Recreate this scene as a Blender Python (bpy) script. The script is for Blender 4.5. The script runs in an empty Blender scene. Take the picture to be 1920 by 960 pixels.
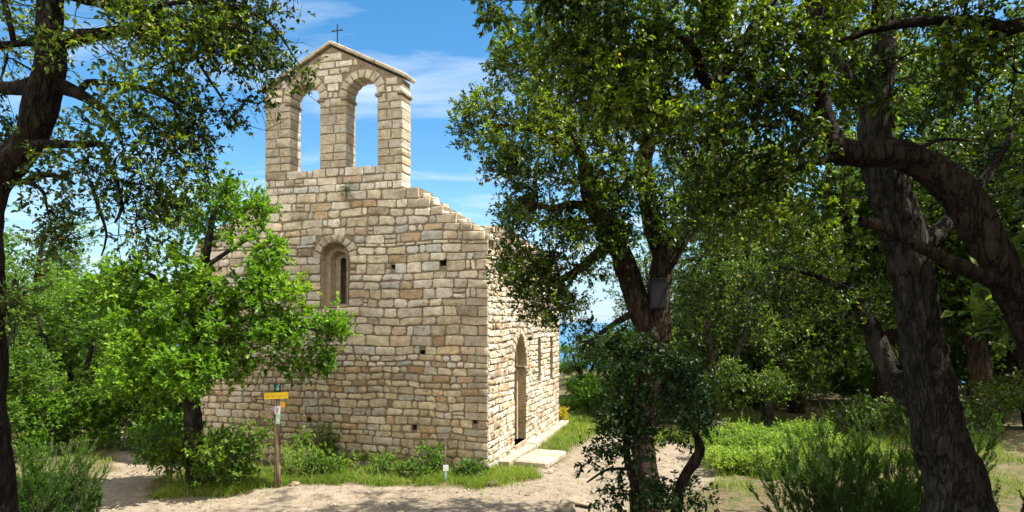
import bpy, math, random
import numpy as np
from mathutils import Vector, Matrix, noise, geometry

random.seed(11)
rng = np.random.default_rng(11)
R = math.radians
SC = bpy.context.scene
COL = SC.collection

# ------------------------------------------------------------------ camera, light, exposure
F, HZ, EYE = 1280.0, 602.0, 3.0           # focal length in photo pixels, horizon row, eye height above the chapel's ground
cam_d = bpy.data.cameras.new('camera')
cam_d.sensor_width = 36.0
cam_d.lens = 24.0
cam_d.shift_y = (HZ - 480) / 1920
cam_d.clip_start = 0.05
cam_d.clip_end = 200000
cam = bpy.data.objects.new('camera', cam_d)
COL.objects.link(cam)
cam.location = (0, 0, EYE)
cam.rotation_euler = (R(90), 0, 0)
SC.camera = cam

SUN_EL, SUN_AZ = R(58), R(97)              # azimuth clockwise from +Y
sun_vec = Vector((math.sin(SUN_AZ) * math.cos(SUN_EL), math.cos(SUN_AZ) * math.cos(SUN_EL), math.sin(SUN_EL)))
sun_d = bpy.data.lights.new('sun', 'SUN')
sun_d.energy = 4.7
sun_d.angle = R(0.53)
sun_d.color = (1.0, 0.945, 0.85)
sun = bpy.data.objects.new('sun', sun_d)
COL.objects.link(sun)
sun.rotation_euler = sun_vec.to_track_quat('Z', 'Y').to_euler()

world = bpy.data.worlds.new('World')
SC.world = world
world.use_nodes = True
nt = world.node_tree
nt.nodes.clear()
def N(t, kind, **kw):
    n = t.nodes.new(kind)
    for k, v in kw.items():
        if k.startswith('i_'):
            n.inputs[k[2:].replace('_', ' ')].default_value = v
        else:
            setattr(n, k, v)
    return n
out = N(nt, 'ShaderNodeOutputWorld')
bg = N(nt, 'ShaderNodeBackground')
bg.inputs['Strength'].default_value = 0.094
sky = N(nt, 'ShaderNodeTexSky', sky_type='NISHITA', sun_disc=False, sun_elevation=SUN_EL, sun_rotation=SUN_AZ,
        altitude=250, air_density=1.0, dust_density=0.35, ozone_density=2.6)
tc = N(nt, 'ShaderNodeTexCoord')
sep = N(nt, 'ShaderNodeSeparateXYZ')
nt.links.new(tc.outputs['Generated'], sep.inputs[0])
def M(t, op, a, b=None, clamp=False):
    n = t.nodes.new('ShaderNodeMath'); n.operation = op; n.use_clamp = clamp
    for i, v in enumerate((a, b)):
        if v is None: continue
        if isinstance(v, (int, float)): n.inputs[i].default_value = v
        else: t.links.new(v, n.inputs[i])
    return n.outputs[0]
# thin high cloud laid on a flat layer overhead (direction / height)
den = M(nt, 'ADD', M(nt, 'MAXIMUM', sep.outputs['Z'], 0.0), 0.12)
cx = M(nt, 'DIVIDE', sep.outputs['X'], den)
cy = M(nt, 'DIVIDE', sep.outputs['Y'], den)
comb = N(nt, 'ShaderNodeCombineXYZ')
nt.links.new(M(nt, 'MULTIPLY', cx, 0.75), comb.inputs[0])
nt.links.new(M(nt, 'MULTIPLY', cy, 2.1), comb.inputs[1])
nz = N(nt, 'ShaderNodeTexNoise', i_Scale=1.5, i_Detail=8.0, i_Roughness=0.56, i_Distortion=0.35)
nt.links.new(comb.outputs[0], nz.inputs['Vector'])
nz2 = N(nt, 'ShaderNodeTexNoise', i_Scale=0.42, i_Detail=2.0)
nt.links.new(comb.outputs[0], nz2.inputs['Vector'])
cl = N(nt, 'ShaderNodeMapRange'); cl.inputs[1].default_value = 0.47; cl.inputs[2].default_value = 0.88
nt.links.new(M(nt, 'ADD', nz.outputs['Fac'], M(nt, 'MULTIPLY', M(nt, 'SUBTRACT', nz2.outputs['Fac'], 0.5), 0.7)), cl.inputs[0])
mix = N(nt, 'ShaderNodeMix', data_type='RGBA')
nt.links.new(M(nt, 'MULTIPLY', cl.outputs[0], 0.95, True), mix.inputs['Factor'])
hsv = N(nt, 'ShaderNodeHueSaturation')
hsv.inputs['Hue'].default_value = 0.493
hsv.inputs['Saturation'].default_value = 1.30
hsv.inputs['Value'].default_value = 0.86
nt.links.new(sky.outputs[0], hsv.inputs['Color'])
hz = N(nt, 'ShaderNodeMapRange'); hz.inputs[1].default_value = 0.0; hz.inputs[2].default_value = 0.22; hz.inputs[3].default_value = 0.8; hz.inputs[4].default_value = 0.0
hz.interpolation_type = 'SMOOTHSTEP'
nt.links.new(sep.outputs['Z'], hz.inputs[0])
hmix = N(nt, 'ShaderNodeMix', data_type='RGBA')
nt.links.new(hz.outputs[0], hmix.inputs['Factor']); nt.links.new(hsv.outputs[0], hmix.inputs[6]); hmix.inputs[7].default_value = (2.2, 3.35, 4.1, 1)
nt.links.new(hmix.outputs[2], mix.inputs[6])
mix.inputs[7].default_value = (4.4, 4.8, 5.2, 1)
# bright cloud bank added unseen behind the viewer to fill the shaded front wall
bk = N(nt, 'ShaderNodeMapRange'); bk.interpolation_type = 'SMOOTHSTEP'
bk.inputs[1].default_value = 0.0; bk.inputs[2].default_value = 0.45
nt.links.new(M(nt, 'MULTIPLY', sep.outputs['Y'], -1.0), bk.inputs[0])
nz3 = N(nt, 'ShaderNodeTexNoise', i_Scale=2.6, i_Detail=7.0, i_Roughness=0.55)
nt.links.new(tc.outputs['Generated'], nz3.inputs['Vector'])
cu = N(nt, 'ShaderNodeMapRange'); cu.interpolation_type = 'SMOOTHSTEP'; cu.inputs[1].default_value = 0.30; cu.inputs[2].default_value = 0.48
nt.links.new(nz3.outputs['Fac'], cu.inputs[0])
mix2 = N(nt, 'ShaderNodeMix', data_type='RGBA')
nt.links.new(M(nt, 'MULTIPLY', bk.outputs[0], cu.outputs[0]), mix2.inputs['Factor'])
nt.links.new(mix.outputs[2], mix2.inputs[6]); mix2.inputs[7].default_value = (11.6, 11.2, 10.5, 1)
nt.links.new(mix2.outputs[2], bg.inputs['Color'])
nt.links.new(bg.outputs[0], out.inputs[0])

SC.view_settings.view_transform = 'Standard'
SC.view_settings.look = 'None'
SC.view_settings.exposure = 1.42
SC.view_settings.gamma = 1.0
SC.view_settings.use_curve_mapping = False
SC.render.engine = 'CYCLES'
SC.cycles.max_bounces = 6
SC.cycles.diffuse_bounces = 4
SC.cycles.transmission_bounces = 4
SC.cycles.glossy_bounces = 2
SC.cycles.sample_clamp_indirect = 6.0
SC.cycles.use_denoising = True

# ------------------------------------------------------------------ helpers
def P(px, py, y):
    """point seen at photo pixel px, py at distance y in front of the camera"""
    return Vector(((px - 960) / F * y, y, EYE - (py - HZ) / F * y))

def smooth(a, b, x):
    t = np.clip((x - a) / (b - a), 0, 1)
    return t * t * (3 - 2 * t)

def hash3(ix, iy, iz):
    h = (ix.astype(np.int64) * 374761393 + iy.astype(np.int64) * 668265263 + iz.astype(np.int64) * 2147483647) & 0x7fffffff
    h = ((h ^ (h >> 13)) * 1274126177) & 0x7fffffff
    return ((h ^ (h >> 16)) & 0xffff) / 65535.0

def vnoise(p):
    """value noise 0..1 for an (n,3) array"""
    p = np.asarray(p, float)
    i = np.floor(p).astype(np.int64); f = p - i; f = f * f * (3 - 2 * f)
    r = 0
    for dx in (0, 1):
        for dy in (0, 1):
            for dz in (0, 1):
                w = (f[:, 0] if dx else 1 - f[:, 0]) * (f[:, 1] if dy else 1 - f[:, 1]) * (f[:, 2] if dz else 1 - f[:, 2])
                r = r + w * hash3(i[:, 0] + dx, i[:, 1] + dy, i[:, 2] + dz)
    return r

def fbm(p, o=4):
    p = np.asarray(p, float); a, s, t = 0, 1.0, 0
    for k in range(o):
        a = a + s * vnoise(p * 2 ** k + 17.3 * k); t += s; s *= 0.5
    return a / t

def unit(a):
    return a / np.maximum(np.linalg.norm(a, axis=-1, keepdims=True), 1e-9)

def link(name, me, mat=None, parent=None, loc=None):
    o = bpy.data.objects.new(name, me)
    COL.objects.link(o)
    if mat is not None and not me.materials:
        me.materials.append(mat)
    if parent is not None: o.parent = parent
    if loc is not None: o.location = loc
    return o

def tag(o, label=None, cat=None, group=None, kind=None):
    if label: o['label'] = label
    if cat: o['category'] = cat
    if group: o['group'] = group
    if kind: o['kind'] = kind
    return o

def empty(name, loc=(0, 0, 0), rz=0.0):
    o = bpy.data.objects.new(name, None)
    o.empty_display_size = 0.2
    COL.objects.link(o)
    o.location = loc; o.rotation_euler = (0, 0, rz)
    return o

def tri_mesh(name, co, tris, attrs=None, smooth_shade=False):
    """mesh from a vertex array and an (n,3) index array; attrs: name -> per-face floats"""
    me = bpy.data.meshes.new(name)
    co = np.ascontiguousarray(co, dtype=np.float32); tris = np.ascontiguousarray(tris, dtype=np.int32)
    me.vertices.add(len(co)); me.vertices.foreach_set('co', co.ravel())
    me.loops.add(tris.size); me.loops.foreach_set('vertex_index', tris.ravel())
    me.polygons.add(len(tris))
    me.polygons.foreach_set('loop_start', np.arange(0, tris.size, 3, dtype=np.int32))
    me.polygons.foreach_set('loop_total', np.full(len(tris), 3, dtype=np.int32))
    if smooth_shade:
        me.polygons.foreach_set('use_smooth', np.ones(len(tris), dtype=bool))
    me.update(calc_edges=True)
    for k, v in (attrs or {}).items():
        a = me.attributes.new(k, 'FLOAT', 'FACE')
        a.data.foreach_set('value', np.ascontiguousarray(v, dtype=np.float32))
    return me

class MB:
    """collects polygons (with one colour per face) into one mesh"""
    def __init__(s): s.v, s.f, s.c, s.sm = [], [], [], []
    def add(s, verts, faces, col=(1, 1, 1), sm=False):
        o = len(s.v); s.v += [tuple(p) for p in verts]
        for f in faces:
            s.f.append([i + o for i in f]); s.c.append(col); s.sm.append(sm)
    def box(s, c, d, rot=None, col=(1, 1, 1), bev=0.0):
        hx, hy, hz = (k / 2 for k in d)
        if bev <= 0:
            vs = [Vector((x, y, z)) for x in (-hx, hx) for y in (-hy, hy) for z in (-hz, hz)]
            fs = [(0, 1, 3, 2), (4, 6, 7, 5), (0, 4, 5, 1), (2, 3, 7, 6), (0, 2, 6, 4), (1, 5, 7, 3)]
        else:
            b = bev; vs, key, fs = [], {}, []
            for i, x in enumerate((-1, 1)):
                for j, y in enumerate((-1, 1)):
                    for k, z in enumerate((-1, 1)):
                        for a in range(3):
                            q = [x * (hx - b), y * (hy - b), z * (hz - b)]
                            q[a] = (x, y, z)[a] * (hx, hy, hz)[a]
                            key[(x, y, z, a)] = len(vs); vs.append(Vector(q))
                        fs.append([key[(x, y, z, a)] for a in (range(3) if x * y * z > 0 else (2, 1, 0))])
            for a in range(3):
                o1, o2 = (a + 1) % 3, (a + 2) % 3
                for sg in (-1, 1):
                    ring = []
                    for p, q in ((-1, -1), (1, -1), (1, 1), (-1, 1)):
                        t = [0, 0, 0]; t[a] = sg; t[o1] = p; t[o2] = q
                        ring.append(key[(t[0], t[1], t[2], a)])
                    fs.append(ring if sg > 0 else ring[::-1])
                for p in (-1, 1):
                    for q in (-1, 1):
                        def kk(sv, ax):
                            t = [0, 0, 0]; t[a] = sv; t[o1] = p; t[o2] = q
                            return key[(t[0], t[1], t[2], ax)]
                        fs.append([kk(-1, o1), kk(1, o1), kk(1, o2), kk(-1, o2)])
        m = rot.to_3x3() if rot is not None else Matrix.Identity(3)
        s.add([m @ p + Vector(c) for p in vs], fs, col)
    def tube(s, pts, rad, n=8, col=(1, 1, 1), cap=True, sm=True):
        pts = [Vector(p) for p in pts]; vs, fs = [], []
        rad = rad if isinstance(rad, (list, tuple)) else [rad] * len(pts)
        x = None
        for i, p in enumerate(pts):
            t = (pts[min(i + 1, len(pts) - 1)] - pts[max(i - 1, 0)]).normalized()
            if x is None: x = t.orthogonal().normalized()
            else:
                x = (x - t * x.dot(t)).normalized()
            y = t.cross(x)
            for k in range(n):
                a = 2 * math.pi * k / n
                vs.append(p + (x * math.cos(a) + y * math.sin(a)) * rad[i])
        for i in range(len(pts) - 1):
            for k in range(n):
                fs.append((i * n + k, i * n + (k + 1) % n, (i + 1) * n + (k + 1) % n, (i + 1) * n + k))
        s.add(vs, fs, col, sm)
        if cap:
            o = len(s.v) - len(vs)
            s.f.append([o + k for k in range(n)][::-1]); s.c.append(col); s.sm.append(False)
            s.f.append([o + (len(pts) - 1) * n + k for k in range(n)]); s.c.append(col); s.sm.append(False)
    def build(s, name, mat, parent=None, loc=None):
        me = bpy.data.meshes.new(name)
        me.from_pydata([tuple(v) for v in s.v], [], s.f)
        me.polygons.foreach_set('use_smooth', np.array(s.sm, dtype=bool))
        a = me.attributes.new('col', 'FLOAT_COLOR', 'FACE')
        c = np.ones((len(s.f), 4), dtype=np.float32); c[:, :3] = np.array(s.c, dtype=np.float32)
        a.data.foreach_set('color', c.ravel())
        me.update()
        return link(name, me, mat, parent, loc)

# ------------------------------------------------------------------ materials
def new_mat(name):
    m = bpy.data.materials.new(name); m.use_nodes = True
    t = m.node_tree; t.nodes.clear()
    o = t.nodes.new('ShaderNodeOutputMaterial'); b = t.nodes.new('ShaderNodeBsdfPrincipled')
    t.links.new(b.outputs[0], o.inputs[0])
    return m, t, b, o

def ramp(t, fac, stops):
    r = t.nodes.new('ShaderNodeValToRGB')
    while len(r.color_ramp.elements) < len(stops): r.color_ramp.elements.new(0.5)
    for e, (p, c) in zip(r.color_ramp.elements, stops):
        e.position = p; e.color = (*c, 1)
    t.links.new(fac, r.inputs[0])
    return r.outputs[0]

def mixc(t, fac, a, b, mode='MIX'):
    n = t.nodes.new('ShaderNodeMix'); n.data_type = 'RGBA'; n.blend_type = mode
    for s, v in ((0, fac), (6, a), (7, b)):
        if isinstance(v, (int, float)): n.inputs[s].default_value = v
        elif isinstance(v, tuple): n.inputs[s].default_value = (*v, 1)
        else: t.links.new(v, n.inputs[s])
    return n.outputs[2]

def obj_noise(t, scale, detail=4.0, rough=0.55, stretch=None, coord='Object'):
    c = t.nodes.new('ShaderNodeTexCoord'); src = c.outputs[coord]
    if stretch:
        mp = t.nodes.new('ShaderNodeMapping'); mp.inputs['Scale'].default_value = stretch
        t.links.new(src, mp.inputs[0]); src = mp.outputs[0]
    n = t.nodes.new('ShaderNodeTexNoise'); n.inputs['Scale'].default_value = scale
    n.inputs['Detail'].default_value = detail; n.inputs['Roughness'].default_value = rough
    t.links.new(src, n.inputs['Vector'])
    return n.outputs['Fac']

def bump(t, b, h, strength, dist):
    n = t.nodes.new('ShaderNodeBump'); n.inputs['Strength'].default_value = strength; n.inputs['Distance'].default_value = dist
    t.links.new(h, n.inputs['Height']); t.links.new(n.outputs[0], b.inputs['Normal'])

def attr(t, name):
    n = t.nodes.new('ShaderNodeAttribute'); n.attribute_name = name
    return n

def mat_plain(name, col, rough=0.6, var=0.15, scale=20.0, metal=0.0):
    m, t, b, o = new_mat(name)
    n = obj_noise(t, scale)
    t.links.new(ramp(t, n, [(0.3, tuple(c * (1 - var) for c in col)), (0.7, tuple(min(1, c * (1 + var)) for c in col))]), b.inputs['Base Color'])
    b.inputs['Roughness'].default_value = rough; b.inputs['Metallic'].default_value = metal
    bump(t, b, n, 0.25, 0.004)
    return m

def mat_stone():
    m, t, b, o = new_mat('weathered stone')
    c = attr(t, 'col').outputs['Color']
    n1 = obj_noise(t, 9.0, 6, 0.65); n2 = obj_noise(t, 42.0, 4, 0.6); n3 = obj_noise(t, 2.2, 3, 0.5)
    k = mixc(t, 1.0, c, ramp(t, n1, [(0.28, (0.50, 0.46, 0.40)), (0.42, (0.86, 0.83, 0.79)), (0.55, (1.02, 1.01, 1.0)), (0.72, (1.28, 1.26, 1.2))]), 'MULTIPLY')
    k = mixc(t, 1.0, k, ramp(t, n2, [(0.30, (0.42, 0.37, 0.32)), (0.47, (1, 1, 1))]), 'MULTIPLY')
    n5 = obj_noise(t, 0.9, 5, 0.6)
    k = mixc(t, 1.0, k, ramp(t, n5, [(0.32, (0.74, 0.70, 0.64)), (0.52, (1, 1, 1)), (0.7, (1.10, 1.10, 1.10))]), 'MULTIPLY')
    lich = N(t, 'ShaderNodeMapRange'); lich.inputs[1].default_value = 0.56; lich.inputs[2].default_value = 0.68
    t.links.new(n3, lich.inputs[0])
    k = mixc(t, M(t, 'MULTIPLY', lich.outputs[0], 0.35), k, (0.44, 0.42, 0.37))
    rust = N(t, 'ShaderNodeMapRange'); rust.inputs[1].default_value = 0.58; rust.inputs[2].default_value = 0.74
    t.links.new(obj_noise(t, 6.5, 4, 0.7), rust.inputs[0])
    k = mixc(t, M(t, 'MULTIPLY', rust.outputs[0], 0.55), k, (0.33, 0.20, 0.10))
    t.links.new(k, b.inputs['Base Color'])
    b.inputs['Roughness'].default_value = 0.95; b.inputs['Specular IOR Level'].default_value = 0.15
    bump(t, b, M(t, 'ADD', M(t, 'MULTIPLY', n1, 0.7), M(t, 'MULTIPLY', n2, 0.45)), 0.75, 0.018)
    return m

def mat_mortar():
    m, t, b, o = new_mat('earth mortar')
    n1 = obj_noise(t, 14.0, 5, 0.6)
    t.links.new(ramp(t, n1, [(0.25, (0.095, 0.07, 0.045)), (0.7, (0.26, 0.20, 0.135))]), b.inputs['Base Color'])
    b.inputs['Roughness'].default_value = 1.0; b.inputs['Specular IOR Level'].default_value = 0.1
    bump(t, b, n1, 0.6, 0.02)
    return m

def mat_leaf(name, dark, mid, light, trans, transmix=0.38, rough=0.42, spec=0.45):
    m, t, b, o = new_mat(name)
    a = attr(t, 'tint').outputs['Fac']
    c = ramp(t, a, [(0.0, dark), (0.5, mid), (0.93, light), (0.985, (0.30, 0.24, 0.08)), (1.0, (0.20, 0.12, 0.05))])
    t.links.new(c, b.inputs['Base Color'])
    b.inputs['Roughness'].default_value = rough; b.inputs['Specular IOR Level'].default_value = spec
    tr = t.nodes.new('ShaderNodeBsdfTranslucent')
    tcx = mixc(t, 1.0, c, trans, 'MULTIPLY'); t.links.new(tcx, tr.inputs['Color'])
    mx = t.nodes.new('ShaderNodeMixShader'); mx.inputs[0].default_value = transmix
    t.links.new(b.outputs[0], mx.inputs[1]); t.links.new(tr.outputs[0], mx.inputs[2]); t.links.new(mx.outputs[0], o.inputs[0])
    return m

def mat_bark(name, dark, light, stretch=(1, 1, 0.28), scale=15.0):
    m, t, b, o = new_mat(name)
    n1 = obj_noise(t, scale, 7, 0.7, stretch); n2 = obj_noise(t, 3.5, 4); n3 = obj_noise(t, scale * 2.6, 4, 0.6, (1, 1, 0.5))
    ridge = M(t, 'ABSOLUTE', M(t, 'SUBTRACT', obj_noise(t, scale * 0.8, 3, 0.55, stretch), 0.5))
    crack = N(t, 'ShaderNodeMapRange'); crack.inputs[1].default_value = 0.0; crack.inputs[2].default_value = 0.07
    t.links.new(ridge, crack.inputs[0])
    c = ramp(t, n1, [(0.3, dark), (0.7, light)])
    c = mixc(t, 1.0, c, ramp(t, n2, [(0.3, (0.62, 0.6, 0.58)), (0.7, (1.2, 1.18, 1.14))]), 'MULTIPLY')
    c = mixc(t, 1.0, c, ramp(t, n3, [(0.3, (0.7, 0.67, 0.64)), (0.6, (1.1, 1.1, 1.1))]), 'MULTIPLY')
    c = mixc(t, 1.0, c, ramp(t, crack.outputs[0], [(0, (0.42, 0.38, 0.35)), (0.8, (1, 1, 1))]), 'MULTIPLY')
    t.links.new(c, b.inputs['Base Color'])
    b.inputs['Roughness'].default_value = 0.95; b.inputs['Specular IOR Level'].default_value = 0.12
    bump(t, b, M(t, 'ADD', M(t, 'MULTIPLY', n3, 0.35), M(t, 'ADD', n1, M(t, 'MULTIPLY', crack.outputs[0], 0.7))), 1.0, 0.035)
    return m

def mat_col(name, rough=0.6, spec=0.3, metal=0.0):
    """colour comes from the mesh's own faces"""
    m, t, b, o = new_mat(name)
    n = obj_noise(t, 30.0)
    c = mixc(t, 1.0, attr(t, 'col').outputs['Color'], ramp(t, n, [(0.25, (0.86, 0.86, 0.86)), (0.75, (1.08, 1.08, 1.08))]), 'MULTIPLY')
    t.links.new(c, b.inputs['Base Color'])
    b.inputs['Roughness'].default_value = rough; b.inputs['Specular IOR Level'].default_value = spec; b.inputs['Metallic'].default_value = metal
    return m

STONE = mat_stone()
MORTAR = mat_mortar()

# ------------------------------------------------------------------ ground, sea
MAINPATH = [(-9.5, 9.6, 1.3), (-6.9, 10.0, 1.3), (-5.0, 10.2, 1.4), (-2.6, 10.8, 1.6), (0, 11.1, 1.35), (1.3, 12.3, 1.3), (2.05, 14.3, 1.12),
            (2.25, 16.8, 0.75), (2.3, 19.0, 0.75), (3.2, 21.5, 0.6), (5.5, 24, 0.6)]
SIDEPATH = [(1.3, 11.9, 1.3), (3.0, 13.4, 1.0), (3.8, 15.0, 0.8), (4.0, 16.6, 0.3)]
LEFTPATH = [(-6.2, 9.6, 1.2), (-6.8, 10.9, 0.75), (-7.25, 12.6, 0.55), (-7.7, 14.2, 0.5), (-9.2, 17.0, 0.5), (-12, 20, 0.5)]
def path_mask(x, y):
    x = np.asarray(x, float); y = np.asarray(y, float)
    best = np.full(x.shape, -99.0)
    for pl in (MAINPATH, SIDEPATH, LEFTPATH):
        for (x0, y0, w0), (x1, y1, w1) in zip(pl[:-1], pl[1:]):
            dx, dy = x1 - x0, y1 - y0
            t = np.clip(((x - x0) * dx + (y - y0) * dy) / (dx * dx + dy * dy), 0, 1)
            d = np.hypot(x - x0 - t * dx, y - y0 - t * dy)
            best = np.maximum(best, (w0 + (w1 - w0) * t) - d)
    near = smooth(9.6, 8.2, y) * 2 - 1
    best = np.maximum(best, near * 0.9 - smooth(1.5, 3.0, x) * 3)
    p = np.stack([x.ravel(), y.ravel(), np.zeros(x.size)], 1)
    nz_ = (fbm(p * 1.7, 3) - 0.5).reshape(x.shape) * 0.55 + (fbm(p * 7 + 5, 2) - 0.5).reshape(x.shape) * 0.22
    return smooth(-0.12, 0.16, best + nz_)

def ground_z(x, y):
    x = np.asarray(x, float); y = np.asarray(y, float)
    z = 1.35 * smooth(9.3, 1.0, y)
    r = np.hypot(x * 0.9, y - 10)
    d = np.maximum(r - 30, 0)
    z = z - np.minimum(0.012 * d * d, 1e9) * (d < 20) - (d >= 20) * (4.8 + (d - 20) * 0.42)
    p = np.stack([x.ravel(), y.ravel(), np.zeros(x.size)], 1)
    z = z + (fbm(p * 0.5, 3).reshape(x.shape) - 0.5) * 0.16 * smooth(0, 3, np.abs(y - 14) + np.abs(x + 1) * 0.4)
    z = z + (fbm(p * 0.03 + 9, 4).reshape(x.shape) - 0.5) * np.clip(d * 0.25, 0, 30)
    z = z + 0.10 * np.exp(-(((x + 3.7) / 1.1) ** 2 + ((y - 11.85) / 0.35) ** 2))      # small bank of earth at the post
    return z
def gz(x, y): return float(ground_z(np.array([x]), np.array([y]))[0])

xs = np.concatenate([-np.geomspace(1400, 10, 46), np.arange(-9.9, 10, 0.085), np.geomspace(10.1, 1400, 46)])
ys = np.concatenate([-np.geomspace(300, 2, 18), np.arange(-1.5, 9, 0.4), np.arange(9, 20, 0.085), np.arange(20, 26, 0.3), np.geomspace(26.3, 1800, 48)])
gx, gy = np.meshgrid(xs, ys)
gzv = ground_z(gx, gy)
pm = path_mask(gx, gy)
pp = np.stack([gx.ravel(), gy.ravel(), np.zeros(gx.size)], 1)
near = ((np.abs(gx) < 10) & (gy > 8.5) & (gy < 20.5)).astype(float)
gzv = gzv + near * ((fbm(pp * 5, 3).reshape(gx.shape) - 0.5) * 0.05 + (fbm(pp * 1.4 + 3, 2).reshape(gx.shape) - 0.5) * 0.06 - pm * 0.03)
nx, ny = len(xs), len(ys)
idx = np.arange(nx * ny).reshape(ny, nx)
a, b_, c_, d_ = idx[:-1, :-1].ravel(), idx[:-1, 1:].ravel(), idx[1:, 1:].ravel(), idx[1:, :-1].ravel()
gme = tri_mesh('ground', np.stack([gx.ravel(), gy.ravel(), gzv.ravel()], 1), np.concatenate([np.stack([a, b_, c_], 1), np.stack([a, c_, d_], 1)]), smooth_shade=True)
at = gme.attributes.new('path', 'FLOAT', 'POINT'); at.data.foreach_set('value', pm.ravel().astype(np.float32))
def mat_ground():
    m, t, b, o = new_mat('gravel and soil')
    pa = attr(t, 'path').outputs['Fac']
    n1 = obj_noise(t, 55.0, 4, 0.7); n2 = obj_noise(t, 6.0, 4, 0.6); n3 = obj_noise(t, 1.1, 3); n4 = obj_noise(t, 140.0, 2)
    grav = ramp(t, n1, [(0.32, (0.11, 0.092, 0.070)), (0.47, (0.235, 0.20, 0.153)), (0.72, (0.365, 0.317, 0.25))])
    grav = mixc(t, 1.0, grav, ramp(t, n2, [(0.3, (0.74, 0.7, 0.64)), (0.68, (1.1, 1.08, 1.05))]), 'MULTIPLY')
    grav = mixc(t, 1.0, grav, ramp(t, n4, [(0.34, (0.62, 0.58, 0.54)), (0.44, (1, 1, 1))]), 'MULTIPLY')
    soil = ramp(t, n1, [(0.3, (0.07, 0.052, 0.032)), (0.7, (0.21, 0.155, 0.095))])
    soil = mixc(t, ramp(t, n2, [(0.42, (0, 0, 0)), (0.62, (1, 1, 1))]), soil, (0.075, 0.085, 0.028))
    t.links.new(mixc(t, pa, soil, grav), b.inputs['Base Color'])
    b.inputs['Roughness'].default_value = 1.0; b.inputs['Specular IOR Level'].default_value = 0.1
    bump(t, b, M(t, 'ADD', M(t, 'MULTIPLY', n1, 0.5), n2), 0.8, 0.03)
    return m
tag(link('ground', gme, mat_ground()), kind='structure')

sea_m, t, b, o = new_mat('sea water')
b.inputs['Base Color'].default_value = (0.012, 0.105, 0.20, 1); b.inputs['Roughness'].default_value = 0.28
n = obj_noise(t, 0.004, 6, 0.6); bump(t, b, n, 0.5, 6.0)
sm_ = MB()
for k in range(48):
    a0, a1 = 2 * math.pi * k / 48, 2 * math.pi * (k + 1) / 48
    sm_.add([(0, 0, 0), (90000 * math.cos(a0), 90000 * math.sin(a0), 0), (90000 * math.cos(a1), 90000 * math.sin(a1), 0)], [(0, 1, 2)])
tag(sm_.build('sea', sea_m, loc=(0, 0, -230)), kind='structure')

# ------------------------------------------------------------------ chapel: local x runs along the front (0 at the near corner, negative to the left), y into the chapel
CW, CL = 6.88, 6.4
CX, CY = (914 - 960) / F * 13.33, 13.33
chapel = empty('stone_chapel', (CX, CY, 0), -math.atan2(0.281, 0.96))
tag(chapel, 'pale Romanesque stone chapel with a two-arched bell gable and iron cross', 'chapel')
crng = random.Random(5)
PAL = [((0.51, 0.445, 0.335), 34), ((0.55, 0.495, 0.40), 30), ((0.46, 0.385, 0.275), 20), ((0.45, 0.43, 0.385), 16), ((0.47, 0.37, 0.24), 5), ((0.40, 0.285, 0.18), 3),
       ((0.33, 0.215, 0.155), 0.8), ((0.43, 0.33, 0.25), 1.2), ((0.56, 0.505, 0.41), 11), ((0.31, 0.25, 0.18), 5)]
def stone_col(low=0.0):
    ws = [w * (1 + (low * 1.2 if c[0] / c[2] > 1.9 else 0)) for c, w in PAL]
    c = crng.choices([c for c, w in PAL], ws)[0]
    k = crng.uniform(0.82, 1.22)
    w = (0.97, 0.91, 0.83) if low > 0.9 else (1, 1, 1)
    return tuple(min(0.7, ch * k * q) for ch, q in zip(c, w))

def one(c, a, b):
    k = crng.uniform(a, b)
    return tuple(q * k for q in c)

def offset_poly(poly, g):
    n = len(poly); res = []
    for i in range(n):
        p0, p1, p2 = Vector(poly[i - 1]), Vector(poly[i]), Vector(poly[(i + 1) % n])
        e1 = (p1 - p0).normalized(); e2 = (p2 - p1).normalized()
        n1 = Vector((-e1.y, e1.x)); n2 = Vector((-e2.y, e2.x))
        d = n1 + n2
        if d.length < 1e-6: d = n1
        d.normalize()
        res.append(p1 + d * (g / max(d.dot(n1), 0.5)))
    return res

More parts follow.
